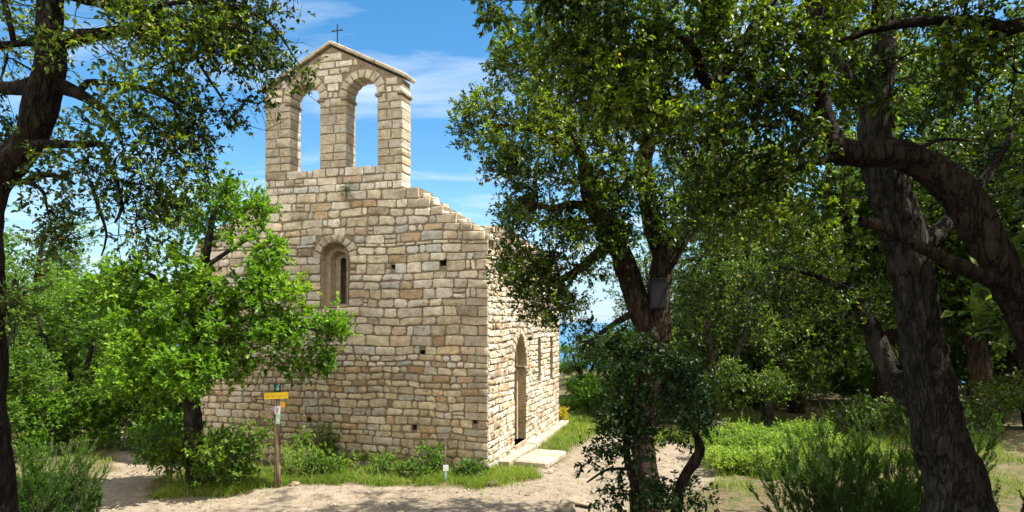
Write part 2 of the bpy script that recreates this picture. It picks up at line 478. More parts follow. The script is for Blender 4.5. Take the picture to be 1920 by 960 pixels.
def stone(mb, poly, frame, joint=0.009, proud=0.025, back=0.012, round_=0.03, rough=1.0, col=None, sharp=False):
    joint *= crng.uniform(0.5, 1.35)
    """one dressed block: poly is its convex outline (counter-clockwise) on the wall plane, frame maps (u, v, out) to the chapel"""
    poly = [Vector(p) for p in poly]
    size = min((max(p.x for p in poly) - min(p.x for p in poly)), (max(p.y for p in poly) - min(p.y for p in poly)))
    round_ = min(round_, size * 0.27)
    q = offset_poly(poly, joint)
    ring = []
    n = len(q)
    for i in range(n):
        p0, p1, p2 = q[i - 1], q[i], q[(i + 1) % n]
        c = round_ * crng.uniform(0.2, 1.9) * (0.45 if sharp else 1)
        l1, l2 = (p0 - p1).length, (p2 - p1).length
        ring.append(p1 + (p0 - p1) * min(0.36, c / max(l1, 1e-4)))
        ring.append(p1 + (p2 - p1) * min(0.36, c / max(l2, 1e-4)))
        m = (p1 + p2) / 2; e = (p2 - p1).normalized()
        ring.append(m + Vector((-e.y, e.x)) * crng.uniform(-0.007, 0.010) * rough)
    k = len(ring)
    cen = sum(ring, Vector((0, 0))) / k
    def inset(r, d): return [p + (cen - p).normalized() * min(d, (cen - p).length * 0.45) for p in r]
    pr = proud * crng.uniform(0.65, 1.35)
    r1 = inset(ring, 0.006); r2 = inset(ring, 0.006 + round_ * 0.75)
    tilt = Vector((crng.uniform(-1, 1), crng.uniform(-1, 1))) * 0.05 * rough
    vs = [frame(p.x, p.y, -back) for p in ring] + [frame(p.x, p.y, pr * 0.62) for p in r1]
    vs += [frame(p.x, p.y, pr * (1.0 + crng.uniform(-0.22, 0.22) * rough) + tilt.dot(p - cen)) for p in r2]
    vs.append(frame(cen.x, cen.y, pr * (1.05 + crng.uniform(-0.25, 0.25) * rough)))
    fs = []
    for i in range(k):
        j = (i + 1) % k
        fs.append((i, j, k + j, k + i)); fs.append((k + i, k + j, 2 * k + j, 2 * k + i)); fs.append((2 * k + i, 2 * k + j, 3 * k))
    mb.add(vs, fs, col or stone_col(), crng.random() < 0.35)

def fill_course(mb, frame, spans, zb, zt, wmin=0.15, wmax=0.42, holes=None, low=0.0, **kw):
    h = zt - zb
    for a0, a1 in spans:
        if a1 - a0 < 0.03: continue
        x = a0
        while x < a1 - 1e-4:
            w = crng.uniform(wmin, wmax) * (0.75 + 0.5 * h / 0.16) if crng.random() > 0.12 else crng.uniform(0.09, 0.15)
            if a1 - (x + w) < 0.09: w = a1 - x
            if w > 0.62: w = w / 2
            j = lambda: crng.choice((-1, 1)) * crng.uniform(0.0, 0.013)
            x2 = x + w
            if holes and any(hx0 - 0.01 < (x + x2) / 2 < hx1 + 0.01 and hz0 < (zb + zt) / 2 < hz1 for hx0, hx1, hz0, hz1 in holes):
                x = x2; continue
            if h > 0.15 and crng.random() < 0.10 and w < 0.3:
                zm = zb + h * crng.uniform(0.38, 0.62)
                stone(mb, [(x, zb), (x2, zb), (x2, zm), (x, zm)], frame, col=stone_col(low), **kw)
                stone(mb, [(x, zm), (x2, zm), (x2, zt), (x, zt)], frame, col=stone_col(low), **kw)
            else:
                stone(mb, [(x + j() * .5, zb + j()), (x2 + j() * .5, zb + j()), (x2 + j() * .5, zt + j()), (x + j() * .5, zt + j())], frame, col=stone_col(low), **kw)
            x = x2

def cut(spans, x0, x1):
    r = []
    for a, b in spans:
        if x1 <= a or x0 >= b: r.append((a, b)); continue
        if a < x0: r.append((a, x0))
        if b > x1: r.append((x1, b))
    return r

def arch_loop(cx, w, zb, zs, rise, n=14):
    """closed loop: bottom left, bottom right, right springing, over the arch, left springing (counter-clockwise)"""
    pts = [(cx - w, zb), (cx + w, zb)]
    for i in range(n + 1):
        a = math.pi * i / n
        pts.append((cx + w * math.cos(a), zs + rise * math.sin(a)))
    return pts

def extrude(mb, outline, holes, frame, t0, t1, col=(1, 1, 1)):
    """wall body: polygon with holes at depth t0 and t1 plus all rims"""
    loops = [outline] + holes
    tri = geometry.tessellate_polygon([[Vector((p[0], p[1], 0)) for p in l] for l in loops])
    flat = [p for l in loops for p in l]; n = len(flat)
    vs = [frame(p[0], p[1], t0) for p in flat] + [frame(p[0], p[1], t1) for p in flat]
    fs = [tuple(f) for f in tri] + [tuple(i + n for i in f[::-1]) for f in tri]
    o = 0
    for l in loops:
        k = len(l)
        for i in range(k):
            j = (i + 1) % k
            fs.append((o + i, o + j, n + o + j, n + o + i))
        o += k
    mb.add(vs, fs, col)

def loft(mb, loops, frame, col, closed_end=True):
    """loops: list of (points, depth)"""
    k = len(loops[0][0]); vs, fs = [], []
    for pts, t in loops: vs += [frame(p[0], p[1], t) for p in pts]
    for r in range(len(loops) - 1):
        for i in range(k):
            j = (i + 1) % k
            fs.append((r * k + i, r * k + j, (r + 1) * k + j, (r + 1) * k + i))
    if closed_end: fs.append([(len(loops) - 1) * k + i for i in range(k)])
    mb.add(vs, fs, col)

def voussoirs(mb, cx, cz, r0, r1, n, frame, a0=0.0, a1=math.pi, rise0=None, back=0.02, proud=0.03):
    for i in range(n):
        b0, b1 = a0 + (a1 - a0) * i / n, a0 + (a1 - a0) * (i + 1) / n
        k0 = (rise0 or r0) / r0
        q = lambda r, a: (cx + r * math.cos(a), cz + (r + (k0 - 1) * r0) * math.sin(a))
        rr = r1 + crng.uniform(-0.02, 0.03)
        stone(mb, [q(r0, b1), q(r0, b0), q(rr, b0), q(rr, b1)][::-1] if False else [q(r0, b0), q(rr, b0), q(rr, b1), q(r0, b1)],
              frame, joint=0.005, proud=proud, back=back, round_=0.02, rough=0.4, sharp=True,
              col=one((0.42, 0.36, 0.265), 0.9, 1.1))

def warp(u, v, a):                                    # the courses wander a little
    k = a * max(0.0, min(1.0, (5.75 - v) / 0.5))
    return (u + k * 0.5 * noise.noise((u * 1.9, v * 2.3, 4.0)) * min(1, abs(u) * 4), v + k * (noise.noise((u * 0.75, v * 1.6, 1.0)) + 0.5 * noise.noise((u * 2.3, v * 2.0, 7.0))))
def fF(u, v, o):                                      # front wall
    u, v = warp(u, v, 0.055)
    return Vector((u, -o, v))
def fS(u, v, o):                                      # south wall: u runs into the chapel
    u, v = warp(u, v + 0.001, 0.045)
    return Vector((o, u, v))
SM = -CW / 2                                          # middle of the front
def slope_s(z):                                       # x of the right-hand slope at height z (stepped by the courses)
    return -(z - 4.60) / 0.655
# courses of the front
rows = [-0.35]
while rows[-1] < 4.55:
    z = rows[-1]
    rows.append(z + (crng.uniform(0.115, 0.175) if z < 2.3 else crng.uniform(0.155, 0.225)))
rows[-1] = 4.60
while rows[-1] < 5.6: rows.append(rows[-1] + crng.uniform(0.15, 0.19))
rows[-1] = 5.70
ext = []
for zb, zt in zip(rows[:-1], rows[1:]):
    e = 0.0 if zt <= 4.61 else min(-0.0, slope_s((zb + zt) / 2 - 0.02) + crng.uniform(-0.05, 0.05))
    ext.append((2 * SM - e + (crng.uniform(-.05, .05) if e < 0 else 0), e))
# openings of the front
WX, WW, WB, WS = -3.36, 0.335, 3.28, 4.30
putlogs = [(-1.00, -0.86, 4.10, 4.23), (-2.06, -1.97, 4.06, 4.15), (-1.43, -1.31, 2.29, 2.42), (-1.60, -1.50, 0.80, 0.93), (-0.30, -0.21, 0.98, 1.08), (-4.28, -4.17, 2.72, 2.83), (-4.02, -3.92, 0.86, 0.96)]
body, st, stw = MB(), MB(), None
outl = []
for (zb, zt), (l, r) in zip(zip(rows[:-1], rows[1:]), ext): outl += [(r, zb), (r, zt)]
for (zb, zt), (l, r) in list(zip(zip(rows[:-1], rows[1:]), ext))[::-1]: outl += [(l, zt), (l, zb)]
dedup = []
for p in outl:
    if not dedup or (Vector(p) - Vector(dedup[-1])).length > 1e-5: dedup.append(p)
winloop = arch_loop(WX, WW, WB, WS, WW)
holes = [winloop] + [[(x0, z0), (x1, z0), (x1, z1), (x0, z1)] for x0, x1, z0, z1 in putlogs]
extrude(body, dedup, [h for h in holes], lambda u, v, t: Vector((u, t, v)), 0.0, 0.8)
for x0, x1, z0, z1 in putlogs:
    pass
for (zb, zt), (l, r) in zip(zip(rows[:-1], rows[1:]), ext):
    zm = (zb + zt) / 2
    spans = [(l - 0.02, r + 0.02)]
    if WB - 0.02 < zm < WS: spans = cut(spans, WX - WW, WX + WW)
    elif WS <= zm < WS + WW + 0.2:
        dz = min(abs(zb - WS), abs(zt - WS)) if not zb < WS < zt else 0
        ro = WW + 0.20
        spans = cut(spans, WX - math.sqrt(max(ro * ro - dz * dz, 0)), WX + math.sqrt(max(ro * ro - dz * dz, 0)))
    low = 1.0 if zm < 2.0 else 0.25
    for x0, x1, z0, z1 in putlogs:
        if zb < (z0 + z1) / 2 < zt: spans = cut(spans, x0, x1)
    # dressed corner blocks, then the rubble courses between
    out_s = []
    for a, b in spans:
        if abs(b - (r + 0.02)) < 1e-6 and b - a > 0.9:
            w = crng.uniform(0.42, 0.58) if rows.index(zb) % 2 else crng.uniform(0.2, 0.3)
            stone(st, [(b - w, zb), (b, zb), (b, zt), (b - w, zt)], fF, joint=0.006, proud=0.022, back=0.02, round_=0.014, rough=0.5, sharp=True,
                  col=one((0.41, 0.35, 0.26), 0.86, 1.12))
            b -= w
        out_s.append((a, b))
    fill_course(st, fF, out_s, zb, zt, 0.13 if zm < 2.3 else 0.16, 0.34 if zm < 2.3 else 0.40, None, low, proud=0.022, round_=0.03)
voussoirs(st, WX, WS, WW, WW + 0.19, 9, fF, back=0.05)
for sgn in (-1, 1):                                   # window jamb blocks are part of the courses; niche shell follows
    pass
niche = MB()
L = lambda w, zb, zs, t: (arch_loop(WX, w, zb, zs, w), t)
loft(niche, [L(WW - .012, WB + .012, WS, -0.012), L(WW - .03, WB + 0.03, WS - .01, 0.17), L(0.215, WB + 0.05, WS - 0.03, 0.175), L(0.18, WB + 0.09, WS - 0.05, 0.34),
             L(0.075, WB + 0.06, WS - 0.02, 0.345), L(0.075, WB + 0.06, WS - 0.02, 0.38), L(0.25, WB + 0.03, WS - 0.04, 0.39), L(0.25, WB + 0.03, WS - 0.04, 0.785)], lambda u, v, t: Vector((u, t, v)), (0.37, 0.30, 0.205))
stw, st = st, MB()
# bell gable: piers of through-stones, arches, masonry above
BT = 0.37
piers = [(-2.38, -1.80), (-3.72, -3.08), (-5.06, -4.42)]
opens = [(-3.08, -2.38), (-4.42, -3.72)]
zz = [5.70]
while zz[-1] < 6.15: zz.append(zz[-1] + crng.uniform(0.15, 0.18))
zz[-1] = 6.20
SPR, AR = 7.66, 0.35
while zz[-1] < SPR - 0.1: zz.append(zz[-1] + crng.uniform(0.14, 0.24))
zz[-1] = SPR
TOPZ = lambda x: 8.74 - abs(x - SM) * 0.5
while zz[-1] < 8.7: zz.append(zz[-1] + crng.uniform(0.14, 0.18))
bb = MB()
bl, br = -5.06, -1.80
arch_hole = lambda x0, x1: [((x0 + .02), 6.17), ((x1 - .02), 6.17)] + [((x0 + x1) / 2 + (AR + .0) * math.cos(math.pi * i / 14), SPR + (AR + .0) * math.sin(math.pi * i / 14)) for i in range(15)]
extrude(bb, [(bl + .02, 5.70), (br - .02, 5.70), (br - .02, TOPZ(br)), (SM, TOPZ(SM)), (bl + .02, TOPZ(bl))],
        [[(x0 - .02, 6.17), (x1 + .02, 6.17)] + [((x0 + x1) / 2 + (AR + .02) * math.cos(math.pi * i / 14), SPR + (AR + .02) * math.sin(math.pi * i / 14)) for i in range(15)] for x0, x1 in opens],
        lambda u, v, t: Vector((u, t, v)), 0.001, BT - 0.001)
for zb, zt in zip(zz[:-1], zz[1:]):
    zm = (zb + zt) / 2
    hw = (8.74 - zt) / 0.5 if zt > TOPZ(br) else 9
    if hw < 0.05: continue
    spans = [(max(bl, SM - hw), min(br, SM + hw))]
    inner = zm > 6.2
    if 6.2 < zm < SPR:
        for o0, o1 in opens: spans = cut(spans, o0, o1)
    elif zm >= SPR:
        for o0, o1 in opens:
            dz = zb - SPR
            ro = AR + 0.2
            if dz < ro:
                k = math.sqrt(ro * ro - dz * dz)
                spans = cut(spans, (o0 + o1) / 2 - k, (o0 + o1) / 2 + k)
    for a, b in spans:
        if b - a < 0.05: continue
        if b - a < 0.75 and zm > 6.2 and zm < SPR:    # pier course: two or three blocks right through the wall
            m = a + (b - a) * crng.uniform(0.36, 0.64)
            for u0, u1 in ((a, m), (m, b)):
                stone(st, [(u0, zb), (u1, zb), (u1, zt), (u0, zt)], fF, joint=0.005, proud=0.014, back=BT, round_=0.012, rough=1.0, sharp=True,
                      col=one((0.40, 0.345, 0.25) if crng.random() < .7 else (0.42, 0.38, 0.30), 0.8, 1.15))
        else:
            fill_course(st, fF, [(a, b)], zb, zt, 0.17, 0.4, proud=0.014, back=BT, round_=0.016)
for o0, o1 in opens:
    voussoirs(st, (o0 + o1) / 2, SPR, AR, AR + 0.2, 9, fF, back=BT, proud=0.026)
for x0, x1 in piers:                                   # thin projecting impost under the arches
    for u0, u1 in ((x0 - 0.03, x0 + 0.12), (x1 - 0.12, x1 + 0.03)):
        body.box(((u0 + u1) / 2, BT / 2 - 0.01, SPR - 0.035), (u1 - u0, BT + 0.09, 0.06), col=(1, 1, 1), bev=0.01)
stg, st = st, stw
# south wall
srows = [-0.30]
while srows[-1] < 4.3: srows.append(srows[-1] + crng.uniform(0.115, 0.175))
srows[-1] = 4.42
DX, DW, DB, DS, DR = 2.33, 0.50, 0.24, 1.92, 0.74
wins = [(4.11, 0.165, 1.46, 2.42), (5.45, 0.165, 1.40, 2.44)]
stop = [(0.0, 4.58), (0.9, 4.50), (1.0, 4.36), (2.1, 4.40), (2.2, 4.30), (3.4, 4.34), (3.5, 4.42), (4.6, 4.38), (5.0, 4.28), (CL, 4.36)]
extrude(body, [(0.8, -0.3), (CL, -0.3)] + stop[::-1][:-2] + [(0.8, 4.46)],
        [arch_loop(DX, DW, DB, DS, DR)] + [arch_loop(x, w, zb, zs, w) for x, w, zb, zs in wins], lambda u, v, t: Vector((-t, u, v)), 0.0, 0.75)
for zb, zt in zip(srows[:-1], srows[1:]):
    zm = (zb + zt) / 2
    spans = [(0.0, CL)]
    if DB <= zm < DS + 0.05: spans = cut(spans, DX - DW - 0.0, DX + DW + 0.0)
    elif zm < DS + DR + 0.18 and zm > DS:
        k = 1 - ((zb - DS) / (DR + 0.17)) ** 2
        if k > 0: spans = cut(spans, DX - (DW + 0.17) * math.sqrt(k), DX + (DW + 0.17) * math.sqrt(k))
    for x, w, z0, z1 in wins:
        if z0 < zm < z1: spans = cut(spans, x - w, x + w)
        elif z1 <= zm < z1 + w + 0.02: spans = cut(spans, x - w * 0.8, x + w * 0.8)
    if zm < DB and zm > -0.05: spans = cut(spans, DX - DW, DX + DW)
    fill_course(st, fS, spans, zb, zt, 0.13, 0.36, None, 0.3, proud=0.026, rough=1.8, round_=0.014)
voussoirs(st, DX, DS, DW, DW + 0.16, 13, fS, rise0=DR, back=0.1, proud=0.03)
door_shell = MB()
fT = lambda u, v, t: Vector((-t, u, v))
D = lambda w, zb, t, r=0: (arch_loop(DX, w, zb, DS, DR - r), t)
loft(door_shell, [D(DW - .01, DB, -0.015), D(DW - .01, DB, 0.17), D(DW - 0.13, DB, 0.175, .12), D(DW - 0.13, DB, 0.42, .12)], fT, (0.42, 0.345, 0.235), closed_end=False)
side_windows = []
for x, w, zb, zs in wins:
    sw = MB()
    loft(sw, [(arch_loop(x, w - .005, zb, zs, w), -0.012), (arch_loop(x, w * 0.95, zb + .04, zs, w * .95), 0.3), (arch_loop(x, 0.05, zb + .12, zs, .05), 0.305), (arch_loop(x, 0.05, zb + .12, zs, .05), 0.7)],
         fT, (0.40, 0.33, 0.235))
    side_windows.append(sw)
# imposts and step at the door
for u in (DX - DW + 0.055, DX + DW - 0.055):
    body.box((-0.08, u, DS), (0.2, 0.15, 0.06), bev=0.01)
# rear gable (only its stepped shoulder shows above the south wall)
rear = []
for (zb, zt), (l, r) in zip(zip(rows[:-1], rows[1:]), ext):
    if zb > 3.9: rear.append((zb, zt, l - 0.1 if r < 0 else l, min(0, r + 0.1)))
ro_ = []
for zb, zt, l, r in rear: ro_ += [(r - 0.03, zb), (r - 0.03, zt)]
for zb, zt, l, r in rear[::-1]: ro_ += [(l + 0.03, zt), (l + 0.03, zb)]
extrude(body, [(-0.75, -0.3), (-0.75, rear[0][0])] [:0] + ro_, [], fT if False else (lambda u, v, t: Vector((u, CL - 0.7 + t, v))), 0.0, 0.69)
extrude(body, [(-0.76, -0.3), (-0.76, rear[0][0]), (-CW + 0.02, rear[0][0]), (-CW + 0.02, -0.3)], [], lambda u, v, t: Vector((u, CL - 0.7 + t, v)), 0.0, 0.69)
fR = lambda u, v, o: Vector((u, CL - 0.7 - o, v))
for zb, zt, l, r in rear:
    fill_course(st, fR, [(max(l, r - 3.0), r)], zb, zt, 0.15, 0.34)
# north wall
extrude(body, [(0.8, -0.3), (CL - 0.71, -0.3), (CL - 0.71, 4.35), (0.8, 4.35)], [], lambda u, v, t: Vector((-CW + 0.02 + t, u, v)), 0.0, 0.7)
# ragged top stones on the south wall
for k in range(26):
    u = crng.uniform(0.85, CL - 0.1)
    body_h = 4.36
    body.box((-crng.uniform(0.08, 0.6), u, body_h + crng.uniform(0.0, 0.06)), (crng.uniform(.2, .4), crng.uniform(.2, .42), crng.uniform(.12, .2)), rot=Matrix.Rotation(crng.uniform(-.3, .3), 4, 'Z'), bev=0.02)
wall_o = body.build('wall', MORTAR, chapel)
gab_o = bb.build('bell_gable', MORTAR, chapel)
st.build('masonry', STONE, wall_o)
stg.build('masonry', STONE, gab_o)
niche.build('window', STONE, chapel)
for sw in side_windows: sw.build('window', STONE, chapel)
dsh = door_shell.build('doorway', STONE, chapel)
dm = MB()
for k in range(5):
    dm.box((-0.395, DX - 0.36 + k * 0.15 + 0.06, 1.3), (0.04, 0.146, 2.12), col=(0.10, 0.065, 0.04))
dm.build('door', mat_col('old door wood', 0.8), dsh)
# stone slates
roof = MB()
for sx in (-1, 1):
    for i in range(14):
        f0 = i / 14.0
        for j in range(13):
            y = 0.95 + j * 0.41
            hx = (CW / 2 - 0.55) * (1 - f0)
            x = SM + sx * hx; z = 4.30 + (CW / 2 - 0.55) * f0 * 0.52
            roof.box((x + crng.uniform(-.02, .02), y + crng.uniform(-.02, .02), z + crng.uniform(0, .02)), (0.36, 0.43, 0.045),
                     rot=Matrix.Rotation(sx * 0.38 + crng.uniform(-.03, .03), 4, 'Y') @ Matrix.Rotation(crng.uniform(-.06, .06), 4, 'Z'),
                     col=one((0.34, 0.30, 0.25), .8, 1.15), bev=0.008)
roof.build('roof', STONE, chapel)
# broken stones left standing on the steps of the slope
for (zb, zt), (l, r) in zip(zip(rows[:-1], rows[1:]), ext):
    if r >= -0.01: continue
    for e, sg in ((r, 1), (l, -1)):
        for q in range(3):
            hgt = crng.uniform(.06, .14)
            rub = MB()
            rub.box((e - sg * crng.uniform(-.16, .05), .14 + q * .24 + crng.uniform(-.05, .05), zb + hgt * .4), (crng.uniform(.12, .26), crng.uniform(.12, .22), hgt),
                    rot=Matrix.Rotation(crng.uniform(-.6, .6), 4, 'Z') @ Matrix.Rotation(crng.uniform(-.3, .3), 4, 'Y'), col=stone_col(), bev=.014)
            rub.build('broken_stone', STONE, wall_o)
# gable coping and cross
cop = MB()
ang = math.atan(0.5)
ln = 1.92
for sx in (-1, 1):
    n = 5
    for i in range(n):
        a0 = ln * i / n; a1 = ln * (i + 1) / n - 0.006
        am = (a0 + a1) / 2
        x = SM + sx * am * math.cos(ang); z = 8.825 - am * math.sin(ang)
        cop.box((x, BT / 2, z), (a1 - a0, BT + 0.13, 0.07), rot=Matrix.Rotation(sx * ang, 4, 'Y'),
                col=one((0.46, 0.40, 0.29), .92, 1.08), bev=0.012)
cop.build('gable_coping', STONE, chapel)
cr = MB()
cr.box((SM + 0.03, BT / 2, 9.06), (0.022, 0.022, 0.42), col=(0.02, 0.018, 0.018))
cr.box((SM + 0.03, BT / 2 - 0.001, 9.155), (0.23, 0.018, 0.022), col=(0.02, 0.018, 0.018))
for dx, dz in ((-0.115, 0), (0.115, 0), (0, 0.115)):
    cr.box((SM + 0.03 + dx, BT / 2 - 0.002, 9.155 + dz), (0.034, 0.026, 0.034), col=(0.02, 0.018, 0.018), bev=0.006)
cr.build('cross', mat_col('black iron', 0.6, 0.4), chapel)
# plinth along the south wall and the sill stone
pl = MB()
y = 0.62
while y < CL:
    w = crng.uniform(0.5, 0.95)
    if y < DX + 0.3 and y + w > DX - 0.3: pass
    pl.box((0.13 + crng.uniform(-.02, .02), y + w / 2, 0.01), (0.24, w - 0.012, 0.26 + crng.uniform(-.03, .03)), col=one((0.42, 0.37, 0.285), .85, 1.1), bev=0.02)
    y += w
pl.build('plinth', STONE, chapel)
sl = MB()
sl.box((-0.10, DX, 0.13), (0.30, 2 * DW - 0.02, 0.22), col=(0.40, 0.27, 0.20), bev=0.02)
sl.build('doorstep', STONE, chapel)
M_ch = chapel.matrix_basis if False else Matrix.Translation((CX, CY, 0)) @ Matrix.Rotation(-math.atan2(0.281, 0.96), 4, 'Z')
def chap(x, y, z): return M_ch @ Vector((x, y, z))
slab = MB()
slab.box((0, 0, 0.055), (0.72, 1.35, 0.15), col=(0.38, 0.34, 0.27), bev=0.035)
slab_o = slab.build('stone_slab', STONE, loc=chap(0.70, 1.55, 0)); slab_o.rotation_euler = (0, 0, -math.atan2(0.281, 0.96) - 0.1)
tag(slab_o, 'broad pale stone slab lying on the ground before the chapel doorway', 'stone slab')

# ------------------------------------------------------------------ plants
BARK = mat_bark('cork bark', (0.008, 0.006, 0.0042), (0.046, 0.035, 0.025))
BARK_RED = mat_bark('stripped cork bark', (0.02, 0.014, 0.0095), (0.105, 0.077, 0.055))
BARK_GREY = mat_bark('grey oak bark', (0.010, 0.0085, 0.007), (0.078, 0.068, 0.055))
TWIG = mat_plain('twig wood', (0.10, 0.08, 0.06), 0.9, 0.3, 30)
LEAF_CORK = mat_leaf('cork oak leaf', (0.012, 0.025, 0.004), (0.042, 0.080, 0.009), (0.175, 0.25, 0.024), (1.8, 1.8, 0.45), 0.40)
LEAF_OAK = mat_leaf('young oak leaf', (0.05, 0.115, 0.012), (0.11, 0.22, 0.02), (0.21, 0.32, 0.035), (1.5, 1.6, 0.45), 0.42, 0.5, 0.3)
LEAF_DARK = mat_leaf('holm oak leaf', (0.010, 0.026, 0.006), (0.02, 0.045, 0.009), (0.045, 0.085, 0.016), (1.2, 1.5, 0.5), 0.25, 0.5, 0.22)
LEAF_BUSH = mat_leaf('bramble leaf', (0.045, 0.095, 0.012), (0.09, 0.165, 0.018), (0.17, 0.25, 0.03), (1.4, 1.6, 0.5), 0.38, 0.55, 0.3)
LEAF_BROOM = mat_leaf('broom leaf', (0.10, 0.185, 0.026), (0.185, 0.29, 0.04), (0.31, 0.40, 0.07), (1.3, 1.4, 0.5), 0.35, 0.6, 0.2)
LEAF_HEATH = mat_leaf('heath needle', (0.012, 0.038, 0.005), (0.036, 0.092, 0.009), (0.13, 0.23, 0.02), (1.4, 1.6, 0.5), 0.35, 0.6, 0.2)
GRASS = mat_leaf('grass blade', (0.09, 0.15, 0.018), (0.155, 0.235, 0.028), (0.27, 0.31, 0.06), (1.3, 1.4, 0.5), 0.35, 0.6, 0.2)

def rand_unit(n, g):
    return unit(g.normal(size=(n, 3)))

def leaf_arrays(base, d, length, width, g, detail=False, flat=0.7):
    """one folded leaf per row: base point, direction, length, width -> vertices, triangles"""
    n = len(base)
    up = np.tile(np.array([0, 0, 1.0]), (n, 1)) + rand_unit(n, g) * flat
    side = unit(np.cross(d, up)); nrm = np.cross(side, d)
    L_, W_ = length[:, None], width[:, None]
    if not detail:
        mid = base + d * L_ * 0.5
        v = np.stack([base, mid + side * W_ * .5 + nrm * W_ * .16, base + d * L_ - nrm * L_ * .1, mid - side * W_ * .5 + nrm * W_ * .16], 1)
        t = np.array([[0, 1, 2], [0, 2, 3]]); k = 4
    else:
        m1 = base + d * L_ * 0.3; m2 = base + d * L_ * 0.68 - nrm * L_ * .06
        v = np.stack([base, m1 + side * W_ * .46 + nrm * W_ * .12, m2 + side * W_ * .42 + nrm * W_ * .1, base + d * L_ - nrm * L_ * .2,
                      m2 - side * W_ * .42 + nrm * W_ * .1, m1 - side * W_ * .46 + nrm * W_ * .12, m1, m2], 1)
        t = np.array([[0, 1, 6], [1, 2, 7], [1, 7, 6], [2, 3, 7], [0, 6, 5], [5, 6, 7], [5, 7, 4], [4, 7, 3]]); k = 8
    idx = (np.arange(n)[:, None, None] * k + t[None]).reshape(-1, 3)
    return v.reshape(-1, 3), idx, len(t)

def sprays(targets, outd, spec, g):
    """leafy twigs round each target point; returns leaf arrays and twig segments"""
    nt_, nl = spec.get('twigs', 7), spec.get('leaves', 7)
    n = len(targets)
    T = np.repeat(targets, nt_, 0); O = np.repeat(outd, nt_, 0)
    d = unit(O * spec.get('out', .5) + rand_unit(len(T), g) + np.array([0, 0, spec.get('up', .25)]))
    ln = g.uniform(*spec.get('twig_len', (.1, .26)), len(T))
    st_ = T + rand_unit(len(T), g) * spec.get('spread', .08)
    en = st_ + d * ln[:, None] + np.array([0, 0, -1.0]) * (ln[:, None] ** 2) * spec.get('droop', .5)
    tt = np.clip(g.beta(2.2, 1.0, (len(T), nl)), .1, 1.0)
    base = (st_[:, None] * (1 - tt[..., None]) + en[:, None] * tt[..., None]).reshape(-1, 3)
    dd = np.repeat(d, nl, 0)
    perp = unit(np.cross(dd, rand_unit(len(dd), g)))
    ph = g.uniform(.45, 1.25, len(dd))[:, None]
    ld = unit(dd * np.cos(ph) + perp * np.sin(ph) + np.array([0, 0, spec.get('leaf_up', .1)]))
    L0 = spec['leaf']
    ll = g.uniform(.45, 1.3, len(dd)) * L0
    ww = ll * g.uniform(.4, .58, len(dd)) * spec.get('wide', 1.0)
    clump = fbm(targets * 1.1 + 31, 2)
    tint = np.repeat(np.repeat(clump, nt_), nl)
    shoot = np.repeat(g.random(len(T)) ** 3, nl) * spec.get('shoot', 0.35)
    tint = np.clip((tint - .5) * 1.3 + .36 + g.normal(0, .20, len(dd)) + shoot, 0, .93)
    dead = g.random(len(dd)) < spec.get('dead', 0.012)
    tint[dead] = .96 + .04 * g.random(dead.sum())
    return base, ld, ll, ww, tint, st_, en

def catmull(pts, step):
    """pts: list of (Vector, radius) -> dense list"""
    res = []
    for i in range(len(pts) - 1):
        p0, p1, p2, p3 = (pts[max(i - 1, 0)], pts[i], pts[i + 1], pts[min(i + 2, len(pts) - 1)])
        n = max(2, int((p2[0] - p1[0]).length / step))
        for k in range(n):
            t = k / n
            q = 0.5 * ((2 * p1[0]) + (p2[0] - p0[0]) * t + (2 * p0[0] - 5 * p1[0] + 4 * p2[0] - p3[0]) * t * t + (3 * p1[0] - p0[0] - 3 * p2[0] + p3[0]) * t ** 3)
            res.append((q, p1[1] * (1 - t) + p2[1] * t))
    res.append(pts[-1])
    return res

def tubes_np(chains, sides_fn, rough, g):
    """chains: list of (points (n,3), radii (n)) -> vertices, triangles"""
    V, T, off = [], [], 0
    for pts, rad in chains:
        n = len(pts)
        if n < 2: continue
        k = sides_fn(rad.max())
        t = unit(np.gradient(pts, axis=0))
        x = np.cross(t[0], [0.3, 0.5, 0.81]); x /= max(np.linalg.norm(x), 1e-6)
        X = []
        for i in range(n):
            x = x - t[i] * x.dot(t[i]); x = x / max(np.linalg.norm(x), 1e-6); X.append(x)
        X = np.array(X); Y = np.cross(t, X)
        a = np.arange(k) * 2 * np.pi / k
        ring = X[:, None] * np.cos(a)[None, :, None] + Y[:, None] * np.sin(a)[None, :, None]
        v = pts[:, None] + ring * rad[:, None, None]
        v = v.reshape(-1, 3)
        if rough > 0 and k > 6:
            rr = np.repeat(rad, k); o = ring.reshape(-1, 3)
            w = np.stack([v[:, 0], v[:, 1], v[:, 2] * .45], 1)
            big = fbm(w * 3.4 + 3, 3) - .5
            rid = 1 - np.abs(fbm(w * 11, 3) - .5) * 4.5
            fis = 1 - np.abs(fbm(w * np.array([16, 16, 9.]) + 9, 2) - .5) * 5
            v = v + o * (big * rr * .6 + rid * np.minimum(rr * .17, .032) * rough + fis * np.minimum(rr * .10, .016) * rough)[:, None]
        i = np.arange(n - 1)[:, None] * k; j = np.arange(k)[None]
        A = off + i + j; B = off + i + (j + 1) % k; C = A + k; D_ = B + k
        T.append(np.stack([A, B, D_], -1).reshape(-1, 3)); T.append(np.stack([A, D_, C], -1).reshape(-1, 3))
        V.append(v); off += len(v)
    if not V: return np.zeros((0, 3)), np.zeros((0, 3), int)
    return np.concatenate(V), np.concatenate(T)

